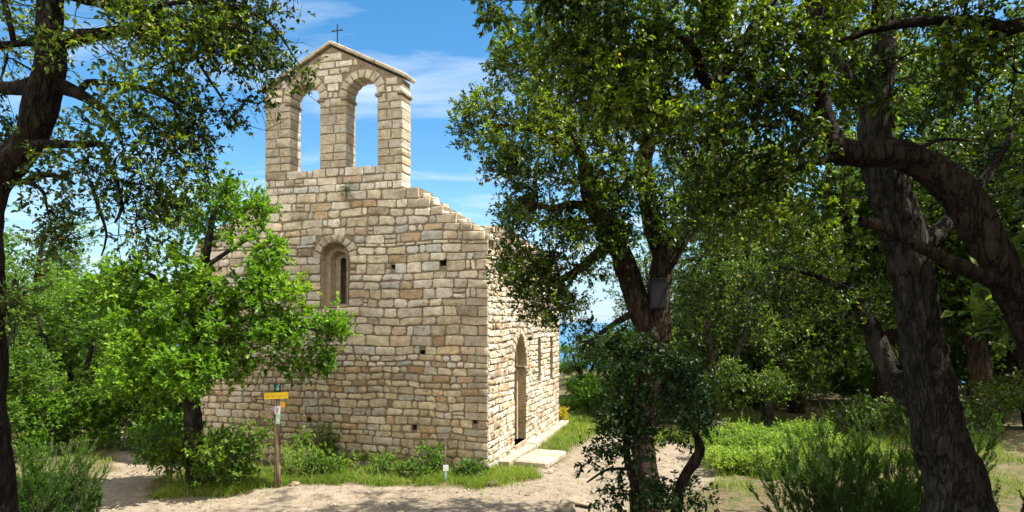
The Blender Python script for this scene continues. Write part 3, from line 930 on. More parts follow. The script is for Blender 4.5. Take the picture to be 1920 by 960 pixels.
def lobe_points(lobes, g, gap=0.42, freq=1.5, ymin=1.6):
    pts, cen = [], []
    for c, r, n in lobes:
        c = np.array(c); r = np.array(r if hasattr(r, '__len__') else (r, r, r), float)
        got = 0; tries = 0; m2 = int(n) * 2
        while got < n and tries < 30:
            u = rand_unit(m2, g) * (g.random((m2, 1)) * .85 + .15) ** (1 / 2.3)
            p = c + u * r
            keep = ((fbm(p * freq + 7.7, 2) > gap) | isinstance(n, float)) & (p[:, 1] > ymin)
            p = p[keep][:int(n) - got]
            pts.append(p); cen.append(np.tile(c, (len(p), 1))); got += len(p); tries += 1
    return np.concatenate(pts), np.concatenate(cen)

def grow(limbs, targets, g, step=0.2, tip=0.004, expo=2.3, sag=0.12):
    """join every target to the nearest wood already grown; returns wood chains and outward directions"""
    pos, par, rmin, drn = [], [], [], []
    for limb in limbs:
        prev = -1
        for i, (p, r) in enumerate(limb):
            pos.append(np.array(p)); par.append(prev); rmin.append(r)
            q = np.array(limb[min(i + 1, len(limb) - 1)][0]) - np.array(limb[max(i - 1, 0)][0])
            drn.append(q / max(np.linalg.norm(q), 1e-6)); prev = len(pos) - 1
    nl = len(pos)
    cap = nl + len(targets) * 14 + 10
    Pm = np.zeros((cap, 3)); Dm = np.zeros((cap, 3)); Rm = np.zeros(cap); Pa = np.full(cap, -1)
    Pm[:nl] = pos; Dm[:nl] = drn; Rm[:nl] = rmin; Pa[:nl] = par
    cnt = nl
    base_ok = np.ones(cap)
    for li in limbs[:1]:
        base_ok[:int(len(li) * 0.35)] = 2.5
    d0 = np.array([np.min(np.linalg.norm(Pm[:nl] - t, axis=1)) for t in targets])
    chains, outd = [], np.zeros((len(targets), 3))
    for ti in np.argsort(d0):
        t = targets[ti]
        v = t - Pm[:cnt]; d = np.linalg.norm(v, axis=1)
        cost = d * (1.45 - 0.55 * (v * Dm[:cnt]).sum(1) / np.maximum(d, 1e-6)) * base_ok[:cnt]
        a = int(np.argmin(cost)); D = d[a]
        n = int(min(max(2, D / step), 14))
        ctrl = Pm[a] + Dm[a] * D * .38 + g.normal(0, .09 * D, 3)
        path = [a]
        for k in range(1, n + 1):
            s_ = k / n
            q = (1 - s_) ** 2 * Pm[a] + 2 * s_ * (1 - s_) * ctrl + s_ * s_ * t
            if k < n: q = q + g.normal(0, .035 * min(D, 1.2), 3) - np.array([0, 0, sag * D * s_ * (1 - s_)])
            Pm[cnt] = q; Pa[cnt] = path[-1]; path.append(cnt)
            e = q - Pm[path[-2]]; Dm[cnt] = e / max(np.linalg.norm(e), 1e-6); cnt += 1
        outd[ti] = Dm[cnt - 1]
        chains.append(path)
    acc = np.zeros(cnt)
    kids = np.zeros(cnt, bool); kids[Pa[:cnt][Pa[:cnt] >= 0]] = True
    acc[~kids] = tip ** expo
    for i in range(cnt - 1, -1, -1):
        if Pa[i] >= 0: acc[Pa[i]] += acc[i]
    rad = np.maximum(acc, tip ** expo) ** (1 / expo)
    res = []
    for path in chains:
        r = rad[path].copy(); r[0] = min(r[1] * 1.25, max(Rm[path[0]], r[1]) if Rm[path[0]] > 0 else r[0])
        res.append((Pm[path], r))
    return res, outd

def plant(name, label, cat, base, limbs, lobes, spec, bark=None, leafm=None, group=None, seed=1, gap=.42, freq=1.5, step=.2, tip=.004, detail=False,
          rough=1.0, dense=.09, extra_dead=0, ymin=1.6, sag=.12, maxr=99, wood='branch'):
    g = np.random.default_rng(seed)
    base = Vector(base)
    root = empty(name, base); tag(root, label, cat, group)
    L2 = [catmull(l, dense) for l in limbs]
    B0 = np.array(base)
    ch = [(np.array([p for p, r in l]) - B0, np.array([r for p, r in l])) for l in L2]
    v, t = tubes_np(ch, lambda r: 30 if r > .1 else 14 if r > .04 else 8, rough, g)
    tv, tt_ = v, t
    tg, cen = lobe_points(lobes, g, gap, freq, ymin)
    wd, outd = grow([[(np.array(p), r) for p, r in l] for l in L2], tg, g, step, tip, sag=sag)
    o2 = unit(tg - cen)
    base_, ld, ll, ww, tint, s_, e_ = sprays(tg, unit(outd + o2 * .6), spec, g)
    lv, li, k = leaf_arrays(base_ - B0, ld, ll, ww, g, detail, spec.get('flat', .7))
    link('crown' if wood == 'branch' else 'foliage', tri_mesh('crown', lv, li, {'tint': np.repeat(tint, k)}), leafm or LEAF_CORK, root)
    chains = [(p - B0, np.minimum(r, maxr)) for p, r in wd]
    if spec.get('show_twigs', True):
        chains += [(np.stack([a_, b2]) - B0, np.array([tip * .7, tip * .35])) for a_, b2 in zip(s_[::spec.get('twig_every', 2)], e_[::spec.get('twig_every', 2)])]
    for i in range(extra_dead):                         # bare hanging twigs
        p = tg[g.integers(len(tg))]; q = [p]
        d = unit(g.normal(size=3) * .7 + np.array([0, 0, -.5]))
        for _ in range(5):
            d = unit(d + g.normal(size=3) * .35); q.append(q[-1] + d * .12)
        chains.append((np.array(q) - B0, np.linspace(.004, .0015, 6)))
    v, t = tubes_np(chains, lambda r: 8 if r > .03 else 5 if r > .010 else 3, 0, g)
    link('trunk' if wood == 'branch' else 'stem', tri_mesh('trunk', np.concatenate([tv, v]), np.concatenate([tt_, t + len(tv)]), smooth_shade=True), bark or BARK, root)
    return root

def px(*pts):
    """limb drawn as photo pixels: (px, py, distance, radius)"""
    return [(P(a_, b2, c), r) for a_, b2, c, r in pts]

def lobe(pxx, pyy, y, rx, rz=None, ry=None, n=40):
    """crown lobe: centre pixel and distance, radii given in photo pixels across and up, depth radius in metres"""
    k = y / F
    rx2 = rx * k; rz2 = (rz or rx) * k
    return (P(pxx, pyy, y), (rx2, ry if ry else (rx2 + rz2) / 2, rz2), n)

# --- the cork oak beside the path, right of the chapel
YC = 9.5
bx = P(1222, 935, YC)
b0 = Vector((bx.x, bx.y, gz(bx.x, bx.y) - .05))
limbs = [
    [(b0, .24), (P(1206, 860, YC), 0.1395), (P(1208, 780, YC), 0.1350), (P(1222, 700, YC), 0.1485), (P(1236, 630, YC), 0.1485), (P(1236, 560, YC), 0.1305), (P(1238, 500, YC), 0.1305), (P(1243, 480, YC), 0.1350)],
    px((1243, 485, YC, 0.1350), (1226, 430, YC, 0.1170), (1213, 370, YC - .2, 0.0990), (1208, 310, YC - .3, 0.0900), (1216, 262, YC - .3, 0.0765), (1205, 200, YC - .2, 0.0540), (1180, 120, YC, 0.0405), (1170, 40, YC, 0.0270)),
    px((1243, 490, YC, 0.1350), (1275, 445, YC + .1, 0.1170), (1308, 405, YC + .3, 0.0990), (1335, 340, YC + .5, 0.0810), (1345, 260, YC + .8, 0.0630), (1350, 150, YC + 1, 0.0450), (1330, 60, YC + 1, 0.0270)),
    px((1228, 640, YC, 0.1530), (1205, 600, YC, 0.1440), (1188, 545, YC, 0.1350), (1165, 480, YC - .1, 0.1260), (1145, 430, YC - .2, 0.1080), (1108, 382, YC - .3, 0.0990), (1100, 330, YC - .4, 0.0765), (1085, 280, YC - .5, 0.0540), (1050, 210, YC - .6, 0.0405), (1010, 140, YC - .6, 0.0270)),
    px((1152, 450, YC - .2, 0.0810), (1110, 485, YC - .4, 0.0585), (1070, 515, YC - .5, 0.0450), (1020, 530, YC - .6, 0.0315), (975, 525, YC - .7, 0.0180)),
    px((1108, 390, YC - .3, 0.0630), (1075, 383, YC - .5, 0.0495), (1030, 390, YC - .7, 0.0360), (975, 370, YC - .7, 0.0180)),
    px((1090, 290, YC - .5, 0.0450), (1040, 265, YC - .7, 0.0360), (980, 240, YC - .8, 0.0270), (920, 235, YC - .8, 0.0162)),
    px((1180, 590, YC - .1, 0.0450), (1140, 615, YC - .3, 0.0315), (1105, 640, YC - .4, 0.0180)),
    px((1308, 405, YC + .3, 0.0540), (1370, 380, YC + .4, 0.0450), (1430, 330, YC + .6, 0.0315)),
]
lobes = [lobe(905, 225, YC - .8, 50, 55, .5, 34), lobe(960, 270, YC - .8, 50, 55, .6, 34), lobe(960, 345, YC - .7, 55, 45, .6, 36), lobe(1000, 420, YC - .6, 70, 45, .6, 40),
         lobe(975, 500, YC - .7, 48, 40, .5, 30), lobe(1010, 550, YC - .6, 48, 45, .5, 34), lobe(1060, 470, YC - .5, 55, 60, .6, 34),
         lobe(985, 110, YC - .6, 58, 60, .8, 50), lobe(1060, 60, YC - .3, 75, 75, 1.0, 60), lobe(1040, 190, YC - .6, 75, 70, .9, 70), lobe(1090, 300, YC - .6, 70, 70, .9, 60),
         lobe(1170, 60, YC, 85, 85, 1.2, 70), lobe(1180, 180, YC - .3, 75, 75, 1.1, 60), lobe(1160, 330, YC - .5, 60, 60, .9, 36), lobe(1280, 120, YC + .5, 95, 110, 1.3, 80),
         lobe(1330, 270, YC + .6, 85, 90, 1.2, 70), lobe(1400, 330, YC + .7, 75, 80, 1.0, 50), lobe(1290, 340, YC + .2, 55, 60, .7, 26), lobe(1120, 640, YC - .4, 40, 28, .4, 20),
         lobe(1090, 420, YC - .5, 55, 40, .6, 24), lobe(1150, -90, YC, 140, 90, 1.6, 60), lobe(1350, -60, YC + .6, 120, 90, 1.4, 50), lobe(1050, 590, YC - .5, 28, 36, .3, 10),
         lobe(1100, 500, YC - .5, 36, 22, .25, 12.0), lobe(1150, 462, YC - .5, 34, 24, .25, 10.0), lobe(1060, 560, YC - .6, 26, 30, .25, 10.0), lobe(1210, 330, YC - .6, 60, 60, .4, 26), lobe(1120, 440, YC - .7, 60, 40, .3, 24), lobe(1290, 400, YC - .5, 50, 45, .4, 20), lobe(1230, 420, YC - .5, 35, 40, .3, 10), lobe(1190, 250, YC - .6, 70, 50, .5, 30), lobe(1380, 440, YC + .5, 70, 60, .7, 36), lobe(1330, 520, YC + .4, 50, 50, .5, 20), lobe(1100, 370, YC - .8, 60, 36, .3, 20)]
CORK = dict(leaf=.060, twigs=9, leaves=9, twig_len=(.1, .27), droop=.3, shoot=.45)
plant('cork_oak', 'forked cork oak with a dark board strapped to its trunk beside the gravel path', 'tree', b0, limbs, lobes, CORK, BARK_RED, LEAF_CORK, seed=3, gap=.43, freq=1.4, extra_dead=60)
# board strapped on its trunk
nb = MB()
nb.box((0, 0, 0), (.235, .035, .42), col=(.014, .014, .015), bev=.006)
nb.box((0, -.02, .0), (.19, .012, .37), col=(.02, .02, .022), bev=.003)
nb.box((0, .0, .205), (.25, .06, .018), col=(.022, .022, .024))
c = P(1234, 551, YC - .18)
tag(nb.build('dark_board', mat_col('slate grey board', .6, .3), loc=c), 'dark grey rectangular board fixed upright to the forked cork oak trunk', 'board')

# --- cork oak on the left, hanging in over the camera side
YL = 4.6
bl0 = Vector((P(-30, 960, YL).x, YL, gz(P(-30, 960, YL).x, YL) - .1))
limbs = [
    [(bl0, .22), (P(-9, 760, YL), .062), (P(-9, 600, YL), .056), (P(-12, 500, YL), .06), (P(-22, 430, YL), .07), (P(-14, 352, YL), .085), (P(18, 310, YL), .095), (P(58, 258, YL), .085), (P(78, 195, YL), .088), (P(96, 120, YL), .078), (P(93, 50, YL), .064), (P(95, -30, YL), .07), (P(120, -130, YL), .06)],
    px((100, 78, YL, .055), (140, 70, YL - .1, .042), (200, 62, YL - .1, .034), (250, 55, YL - .1, .032), (310, 52, YL - .1, .022), (380, 45, YL, .016), (470, 60, YL, .010)),
    px((112, 160, YL, .045), (160, 182, YL - .1, .032), (190, 205, YL - .1, .022), (225, 250, YL - .1, .012)),
    px((148, 176, YL - .1, .02), (165, 155, YL, .02), (215, 157, YL, .02), (275, 168, YL, .017), (330, 195, YL, .012), (370, 235, YL, .008)),
    px((40, 270, YL, .035), (90, 270, YL - .1, .028), (150, 271, YL - .1, .022), (195, 272, YL - .1, .016), (200, 310, YL - .2, .013), (220, 345, YL - .2, .012), (228, 390, YL - .2, .011), (215, 418, YL - .2, .007)),
    px((5, 340, YL, .03), (45, 340, YL, .022), (80, 328, YL, .018), (115, 332, YL, .013), (140, 345, YL, .009)),
    px((45, 340, YL, .018), (65, 347, YL, .016), (82, 362, YL, .01), (90, 400, YL, .006)),
    px((170, 340, YL - .2, .012), (185, 390, YL - .2, .010), (200, 440, YL - .2, .007), (190, 480, YL - .2, .004)),
    px((70, 160, YL, .05), (30, 165, YL + .2, .04), (-30, 162, YL + .3, .035)),
    px((80, 72, YL, .03), (45, 80, YL, .022), (10, 84, YL, .02), (-40, 90, YL, .02)),
    px((25, 75, YL, .018), (18, 40, YL, .018), (5, -10, YL, .016)),
    px((97, -30, YL, .06), (180, 0, YL, .04), (260, 25, YL, .026), (340, 70, YL, .017), (380, 130, YL, .010), (420, 190, YL, .007)),
    px((250, 54, YL - .1, .022), (275, 25, YL, .02), (310, 8, YL, .018), (400, 5, YL, .013), (500, 40, YL + .2, .008), (560, 120, YL + .3, .005)),
]
lobes = [lobe(220, 10, YL, 90, 40, .8, 32), lobe(350, 30, YL, 100, 60, .8, 60), lobe(455, 20, YL + .2, 50, 50, .5, 34), lobe(425, 105, YL + .1, 55, 45, .5, 34), lobe(320, 120, YL, 90, 50, .7, 30),
         lobe(520, 120, YL + .3, 26, 16, .12, 9.0), lobe(556, 130, YL + .3, 14, 12, .08, 5.0), lobe(498, 170, YL + .2, 8, 20, .1, 4.0), lobe(465, 90, YL + .2, 45, 34, .3, 18), lobe(315, 215, YL, 75, 45, .6, 34), lobe(350, 260, YL, 35, 40, .4, 18), lobe(250, 250, YL - .1, 80, 50, .6, 24),
         lobe(180, 110, YL, 60, 40, .5, 9), lobe(170, 315, YL - .2, 70, 35, .5, 17), lobe(270, 325, YL - .1, 75, 36, .5, 22), lobe(300, 385, YL - .1, 40, 22, .3, 8), lobe(90, 360, YL, 40, 35, .3, 10), lobe(105, 435, YL, 22, 28, .2, 5), lobe(25, 60, YL + .2, 50, 60, .6, 20), lobe(20, 190, YL + .3, 45, 50, .5, 13),
         lobe(200, 470, YL - .2, 45, 30, .25, 8), lobe(10, 250, YL + .3, 40, 40, .4, 8), lobe(180, -120, YL, 260, 90, 1.3, 70), lobe(-150, 100, YL, 120, 250, 1.2, 40), lobe(440, -70, YL + .2, 120, 60, .8, 30), lobe(20, 570, YL - .05, 24, 60, .15, 7), lobe(50, 268, YL - .25, 14, 14, .06, 2), lobe(280, 70, YL + .2, 90, 60, .5, 20), lobe(390, 180, YL, 50, 40, .5, 20), lobe(60, 20, YL + .5, 60, 40, .4, 14), lobe(95, 415, YL - .05, 26, 40, .2, 9.0), lobe(215, 400, YL - .2, 60, 36, .3, 13.0), lobe(320, 360, YL - .1, 46, 36, .25, 11.0), lobe(370, 290, YL, 22, 34, .25, 6.0), lobe(270, 440, YL - .2, 40, 26, .2, 6.0)]
CORKN = dict(leaf=.041, twigs=9, leaves=9, twig_len=(.06, .18), droop=.8, up=-.05, spread=.06, wide=1.05, shoot=.45, dead=.03)
plant('cork_oak', 'gnarled cork oak leaning in at the left edge with foliage hanging before the bell gable', 'tree', bl0, limbs, lobes, dict(CORKN, leaf=.037, twigs=7, leaves=7, spread=.05, shoot=.6), BARK, LEAF_CORK, seed=8, gap=.50, freq=2.6, step=.1, tip=.0025, detail=True, dense=.05, extra_dead=110)

# --- bright young oak in front of the left half of the chapel
YY = 12.2
p = P(372, 880, YY); by = Vector((p.x, YY, gz(p.x, YY) - .05))
limbs = [
    [(by, .17), (P(362, 800, YY), .13), (P(358, 720, YY), .115), (P(352, 640, YY), .10), (P(366, 590, YY), .09), (P(380, 520, YY), .075), (P(392, 450, YY), .055), (P(405, 390, YY), .04), (P(440, 350, YY), .02)],
    px((362, 640, YY, .06), (400, 610, YY - .1, .05), (460, 600, YY - .2, .04), (540, 610, YY - .3, .03), (600, 620, YY - .3, .018)),
    px((355, 690, YY, .05), (310, 660, YY - .3, .045), (260, 650, YY - .5, .03), (210, 660, YY - .5, .02)),
    px((368, 580, YY, .05), (320, 540, YY, .04), (270, 510, YY, .03), (210, 505, YY, .02)),
    px((385, 500, YY, .04), (430, 470, YY, .03), (480, 440, YY, .02)),
    px((358, 740, YY, .05), (390, 700, YY - .4, .04), (420, 680, YY - .7, .03), (380, 690, YY - .9, .02)),
]
lobes = [lobe(452, 355, YY, 38, 30, .4, 12), lobe(400, 385, YY, 50, 40, .5, 20), lobe(465, 410, YY, 48, 35, .5, 18), lobe(350, 430, YY, 60, 45, .6, 24), lobe(470, 470, YY, 60, 40, .6, 24), lobe(440, 520, YY - .2, 80, 50, .7, 40),
         lobe(500, 560, YY - .3, 70, 45, .6, 36), lobe(560, 620, YY - .3, 62, 32, .5, 26), lobe(630, 608, YY - .3, 32, 22, .3, 11), lobe(500, 640, YY - .3, 80, 40, .6, 36), lobe(590, 665, YY - .3, 40, 24, .3, 12),
         lobe(300, 520, YY, 85, 60, .8, 48), lobe(230, 540, YY, 60, 55, .7, 30), lobe(230, 620, YY - .3, 70, 55, .7, 40), lobe(330, 610, YY - .3, 80, 60, .8, 50), lobe(400, 600, YY - .4, 70, 60, .7, 40),
         lobe(345, 700, YY - .8, 90, 42, .6, 60), lobe(420, 690, YY - .6, 45, 30, .4, 18), lobe(240, 700, YY - .6, 60, 45, .6, 34), lobe(520, 690, YY - .2, 60, 20, .4, 12), lobe(180, 560, YY + .2, 35, 60, .5, 14)]
OAK = dict(leaf=.085, twigs=8, leaves=9, twig_len=(.1, .28), wide=1.25, droop=.15, flat=.5, leaf_up=.2, shoot=.3, dead=0)
plant('young_oak', 'bright green young oak in front of the left half of the chapel', 'tree', by, limbs, lobes, OAK, BARK_GREY, LEAF_OAK, seed=5, gap=.40, freq=1.6)

# --- cork oaks on the right, near the camera
YA = 6.3
p = P(1815, 985, YA); ba = Vector((p.x, YA, min(p.z, gz(p.x, YA)) - .1))
limbs = [
    [(ba, .36), (P(1795, 930, YA), 0.2378), (P(1768, 840, YA), 0.2173), (P(1745, 740, YA), 0.2050), (P(1730, 640, YA), 0.1804), (P(1718, 560, YA), 0.1640), (P(1705, 480, YA), 0.1599), (P(1680, 400, YA), 0.1558), (P(1655, 330, YA), 0.1435), (P(1640, 260, YA), 0.1230), (P(1645, 170, YA), 0.1066), (P(1655, 90, YA), 0.0984), (P(1650, -40, YA), 0.0738), (P(1640, -200, YA), 0.0492)],
    px((1745, 770, YA, 0.1148), (1700, 735, YA + .2, 0.0984), (1660, 680, YA + .4, 0.0902), (1635, 620, YA + .5, 0.0738), (1600, 560, YA + .6, 0.0492), (1540, 520, YA + .7, 0.0287), (1460, 500, YA + .8, 0.0164)),
    px((1705, 480, YA, 0.0820), (1745, 450, YA + .1, 0.0738), (1790, 400, YA + .3, 0.0574), (1850, 330, YA + .5, 0.0410), (1900, 250, YA + .6, 0.0246)),
    px((1650, 250, YA, 0.0738), (1600, 170, YA, 0.0615), (1570, 110, YA, 0.0492), (1540, 20, YA, 0.0369), (1500, -60, YA, 0.0246)),
]
lobes = [lobe(1500, 480, YA + .8, 110, 70, .7, 40), lobe(1450, 560, YA + .9, 90, 50, .6, 22), lobe(1590, 560, YA + .7, 70, 60, .6, 22), lobe(1840, 300, YA + .6, 90, 80, .8, 26), lobe(1640, 60, YA, 120, 90, 1, 34), lobe(1500, 30, YA, 100, 80, .9, 40),
         lobe(1700, -150, YA, 320, 130, 1.8, 120), lobe(1400, -200, YA, 200, 120, 1.5, 60), lobe(2050, 0, YA, 200, 250, 1.5, 80), lobe(1840, 250, 8.8, 90, 70, 1.0, 40), lobe(1620, 150, 8.4, 100, 90, 1.0, 40), lobe(1950, 120, 8.8, 120, 120, 1.2, 50)]
plant('cork_oak', 'thick leaning cork oak trunk rising from the lower right with a sunlit patch of bark', 'tree', ba, limbs, lobes, dict(CORKN, leaf=.045, twig_len=(.07, .2)), BARK_GREY, LEAF_CORK, seed=13, gap=.42, freq=1.8, step=.14, tip=.003, detail=True, dense=.06, extra_dead=70)

YB = 5.0
p = P(2010, 760, YB); bb0 = Vector((p.x, YB, gz(p.x, YB) - .1))
limbs = [
    [(bb0, .27), (P(1990, 740, YB), 0.1672), (P(1945, 620, YB), 0.1444), (P(1898, 540, YB), 0.1254), (P(1850, 450, YB), 0.1064), (P(1805, 370, YB), 0.1026), (P(1750, 320, YB), 0.0950), (P(1690, 293, YB), 0.0912), (P(1630, 288, YB), 0.0874), (P(1580, 285, YB), 0.0874), (P(1555, 255, YB), 0.0760), (P(1540, 200, YB), 0.0646), (P(1530, 120, YB), 0.0570), (P(1530, 20, YB), 0.0532), (P(1520, -80, YB), 0.0380)],
    px((1590, 290, YB, 0.0646), (1555, 265, YB - .1, 0.0570), (1520, 240, YB - .1, 0.0494), (1490, 215, YB - .2, 0.0380), (1465, 205, YB - .2, 0.0190)),
    px((1530, 90, YB, 0.0380), (1480, 60, YB - .1, 0.0319), (1440, 20, YB - .1, 0.0274), (1400, -40, YB, 0.0228)),
    px((1900, 535, YB, 0.0570), (1840, 518, YB - .1, 0.0494), (1760, 480, YB - .15, 0.0418), (1690, 445, YB - .2, 0.0380), (1650, 422, YB - .2, 0.0342), (1612, 416, YB - .2, 0.0319)),
    px((1975, 60, YB + .1, 0.0608), (1930, 45, YB, 0.0532), (1880, 55, YB, 0.0456), (1840, 42, YB, 0.0380), (1760, 38, YB, 0.0319), (1690, 45, YB, 0.0274), (1620, 62, YB, 0.0213), (1550, 90, YB, 0.0137)),
    px((1840, 42, YB, 0.0228), (1870, 75, YB, 0.0228), (1800, 85, YB, 0.0137), (1740, 95, YB, 0.0076)),
    px((1580, 288, YB, 0.0380), (1530, 305, YB - .2, 0.0228), (1470, 325, YB - .3, 0.0167), (1400, 350, YB - .3, 0.0106), (1340, 370, YB - .3, 0.0061)),
    px((1700, 295, YB, 0.0190), (1760, 262, YB, 0.0122), (1820, 265, YB, 0.0061)),
    px((1500, -90, YB, 0.0380), (1345, 150, YB - .1, 0.0365), (1300, 90, YB - .2, 0.0319), (1260, 55, YB - .2, 0.0258), (1215, 0, YB - .2, 0.0198), (1180, -60, YB - .2, 0.0137)),
    px((1300, 92, YB - .2, 0.0152), (1220, 95, YB - .2, 0.0106), (1150, 110, YB - .3, 0.0076), (1080, 140, YB - .3, 0.0046)),
    px((1260, 55, YB - .2, 0.0152), (1150, 20, YB - .3, 0.0106), (1040, 0, YB - .3, 0.0076), (960, 0, YB - .3, 0.0046)),
]
lobes = [lobe(940, 5, YB - .3, 38, 22, .2, 10), lobe(1040, 20, YB - .3, 70, 40, .4, 22), lobe(1130, 60, YB - .3, 90, 60, .5, 44), lobe(1120, 160, YB - .3, 80, 55, .5, 36), lobe(1060, 110, YB - .3, 60, 50, .4, 18),
         lobe(1230, 140, YB - .2, 90, 80, .6, 50), lobe(1180, 220, YB - .3, 80, 45, .4, 24), lobe(1290, 30, YB - .2, 100, 60, .6, 40), lobe(1390, 80, YB - .1, 90, 80, .6, 44), lobe(1420, 200, YB - .2, 80, 70, .6, 40), lobe(1320, 250, YB - .3, 80, 50, .5, 24),
         lobe(1390, 330, YB - .3, 80, 45, .4, 26), lobe(1330, 400, YB - .3, 60, 40, .3, 13), lobe(1480, 290, YB - .2, 70, 45, .4, 20), lobe(1450, 400, YB - .2, 60, 45, .4, 14), lobe(1490, 110, YB, 70, 90, .6, 30), lobe(1610, 130, YB + .1, 70, 60, .5, 18), lobe(1720, 120, YB, 90, 50, .5, 22), lobe(1850, 130, YB, 80, 50, .5, 18),
         lobe(1800, 10, YB, 130, 40, .6, 30), lobe(1600, 0, YB, 100, 50, .6, 30), lobe(1300, -120, YB, 250, 90, 1.0, 70), lobe(1750, -150, YB, 280, 110, 1.2, 70), lobe(2200, -200, YB, 350, 250, 1.6, 120), lobe(2150, 200, YB, 180, 180, 1.0, 40)]
plant('cork_oak', 'dark arching cork oak limb sweeping in from the right edge under a dense canopy', 'tree', bb0, limbs, lobes, dict(CORKN, leaf=.042, twig_len=(.06, .18), shoot=.4), BARK, LEAF_CORK, seed=21, gap=.43, freq=2.0, step=.11, tip=.0026, detail=True, dense=.05, extra_dead=120)

# --- holm oak shrub in the shade at the foot of the frame
YH = 8.0
p = P(1190, 1010, YH); bh = Vector((p.x, YH, gz(p.x, YH) - .05))
limbs = [
    [(bh, .06), (P(1192, 930, YH), .045), (P(1175, 850, YH), .038), (P(1180, 770, YH), .03), (P(1200, 700, YH), .02), (P(1210, 650, YH), .012)],
    [(Vector((P(1250, 1010, YH).x, YH, bh.z)), .06), (P(1275, 920, YH), .05), (P(1305, 860, YH), .055), (P(1312, 840, YH), .05), (P(1298, 800, YH), .035), (P(1270, 760, YH), .025), (P(1240, 720, YH), .015)],
    px((1178, 830, YH, .02), (1140, 800, YH, .014), (1110, 790, YH, .008)),
    px((1182, 880, YH, .02), (1140, 880, YH, .014), (1100, 905, YH, .008)),
    px((1300, 805, YH, .02), (1290, 760, YH, .015), (1300, 710, YH, .008)),
]
lobes = [lobe(1190, 660, YH, 60, 35, .4, 26), lobe(1140, 650, YH + .1, 45, 30, .3, 14), lobe(1230, 710, YH, 75, 45, .5, 40), lobe(1150, 720, YH, 55, 40, .4, 22), lobe(1280, 740, YH, 50, 50, .4, 26), lobe(1200, 770, YH, 60, 40, .4, 28), lobe(1290, 800, YH, 40, 30, .3, 14),
         lobe(1150, 810, YH, 45, 28, .3, 14), lobe(1125, 860, YH, 32, 35, .25, 9), lobe(1180, 860, YH, 35, 40, .3, 14), lobe(1240, 810, YH, 35, 20, .3, 8), lobe(1200, 940, YH, 60, 35, .35, 24), lobe(1290, 930, YH, 50, 30, .3, 14), lobe(1150, 940, YH, 30, 30, .25, 8)]
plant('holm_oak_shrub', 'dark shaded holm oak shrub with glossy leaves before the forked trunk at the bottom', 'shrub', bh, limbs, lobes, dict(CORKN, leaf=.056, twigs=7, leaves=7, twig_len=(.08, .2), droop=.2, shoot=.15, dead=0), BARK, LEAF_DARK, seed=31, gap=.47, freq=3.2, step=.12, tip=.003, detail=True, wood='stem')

# ------------------------------------------------------------------ background trees: three kinds built once, then copied
def bg_tree(seed, h, cr_, label, leafm, bark, loc, group):
    g = np.random.default_rng(seed)
    lean = g.normal(0, .25, 2)
    fork = h * g.uniform(.24, .34)
    B = Vector((0, 0, -.2))
    limbs = [[(B, .21), (Vector((lean[0] * .3, lean[1] * .3, fork * .5)), .16), (Vector((lean[0], lean[1], fork)), .15)]]
    tops = []
    for k in range(4):
        a_ = 2 * math.pi * (k + g.uniform(-.2, .2)) / 4
        r = cr_ * g.uniform(.25, .55); zt = h * g.uniform(.62, .85)
        m_ = Vector((lean[0] + math.cos(a_) * r * .55, lean[1] + math.sin(a_) * r * .55, fork + (zt - fork) * .45))
        e = Vector((lean[0] + math.cos(a_) * r, lean[1] + math.sin(a_) * r, zt))
        limbs.append([(Vector((lean[0], lean[1], fork - .1)), .12), (m_, .085), (e, .035)])
        tops.append(e)
    lobes = []
    for k in range(18):
        a_ = g.uniform(0, 2 * math.pi); rr = cr_ * math.sqrt(g.random()) * .78
        z = h * g.uniform(.24, .9)
        s_ = cr_ * g.uniform(.28, .46) * (1.15 - abs(z / h - .6))
        rr *= 1 - max(0, z / h - .65) * 1.6
        lobes.append(((lean[0] + math.cos(a_) * rr, lean[1] + math.sin(a_) * rr, z), (s_, s_, s_ * .72), 30))
    o = plant('oak', label, 'tree', (0, 0, 0), limbs, lobes, dict(leaf=.10, twigs=6, leaves=8, twig_len=(.15, .42), spread=.14, wide=1.2, show_twigs=False, shoot=.3, dead=.004),
              bark, leafm, seed=seed, gap=.48, freq=.8, step=.4, tip=.008, dense=.25, ymin=-99, group=group)
    o.location = loc
    return o
def copy_tree(o, parent=None):
    c = o.copy(); COL.objects.link(c)
    if parent is not None: c.parent = parent
    for ch in list(o.children): copy_tree(ch, c)
    return c
G_R = 'oaks of the wood on the right'
G_L = 'oaks beyond the path on the left'
G_B = 'oaks beyond the far end of the chapel'
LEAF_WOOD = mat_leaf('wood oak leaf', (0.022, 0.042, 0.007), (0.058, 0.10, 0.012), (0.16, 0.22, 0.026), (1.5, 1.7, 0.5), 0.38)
protos = [bg_tree(101, 7.0, 2.9, '', LEAF_WOOD, BARK, (0, 0, 0), G_R), bg_tree(102, 8.0, 3.2, '', LEAF_WOOD, BARK_RED, (0, 0, 0), G_R), bg_tree(103, 6.2, 2.6, '', LEAF_WOOD, BARK_GREY, (0, 0, 0), G_R)]
used = set()
LEAF_SUN_TINT = mat_leaf('sun-tinted oak leaf', (0.04, 0.085, 0.012), (0.085, 0.165, 0.018), (0.16, 0.24, 0.03), (1.5, 1.6, 0.45), 0.42, 0.5, 0.3)  # brighter wood leaf for background oaks and undergrowth; sunlight put into the colour
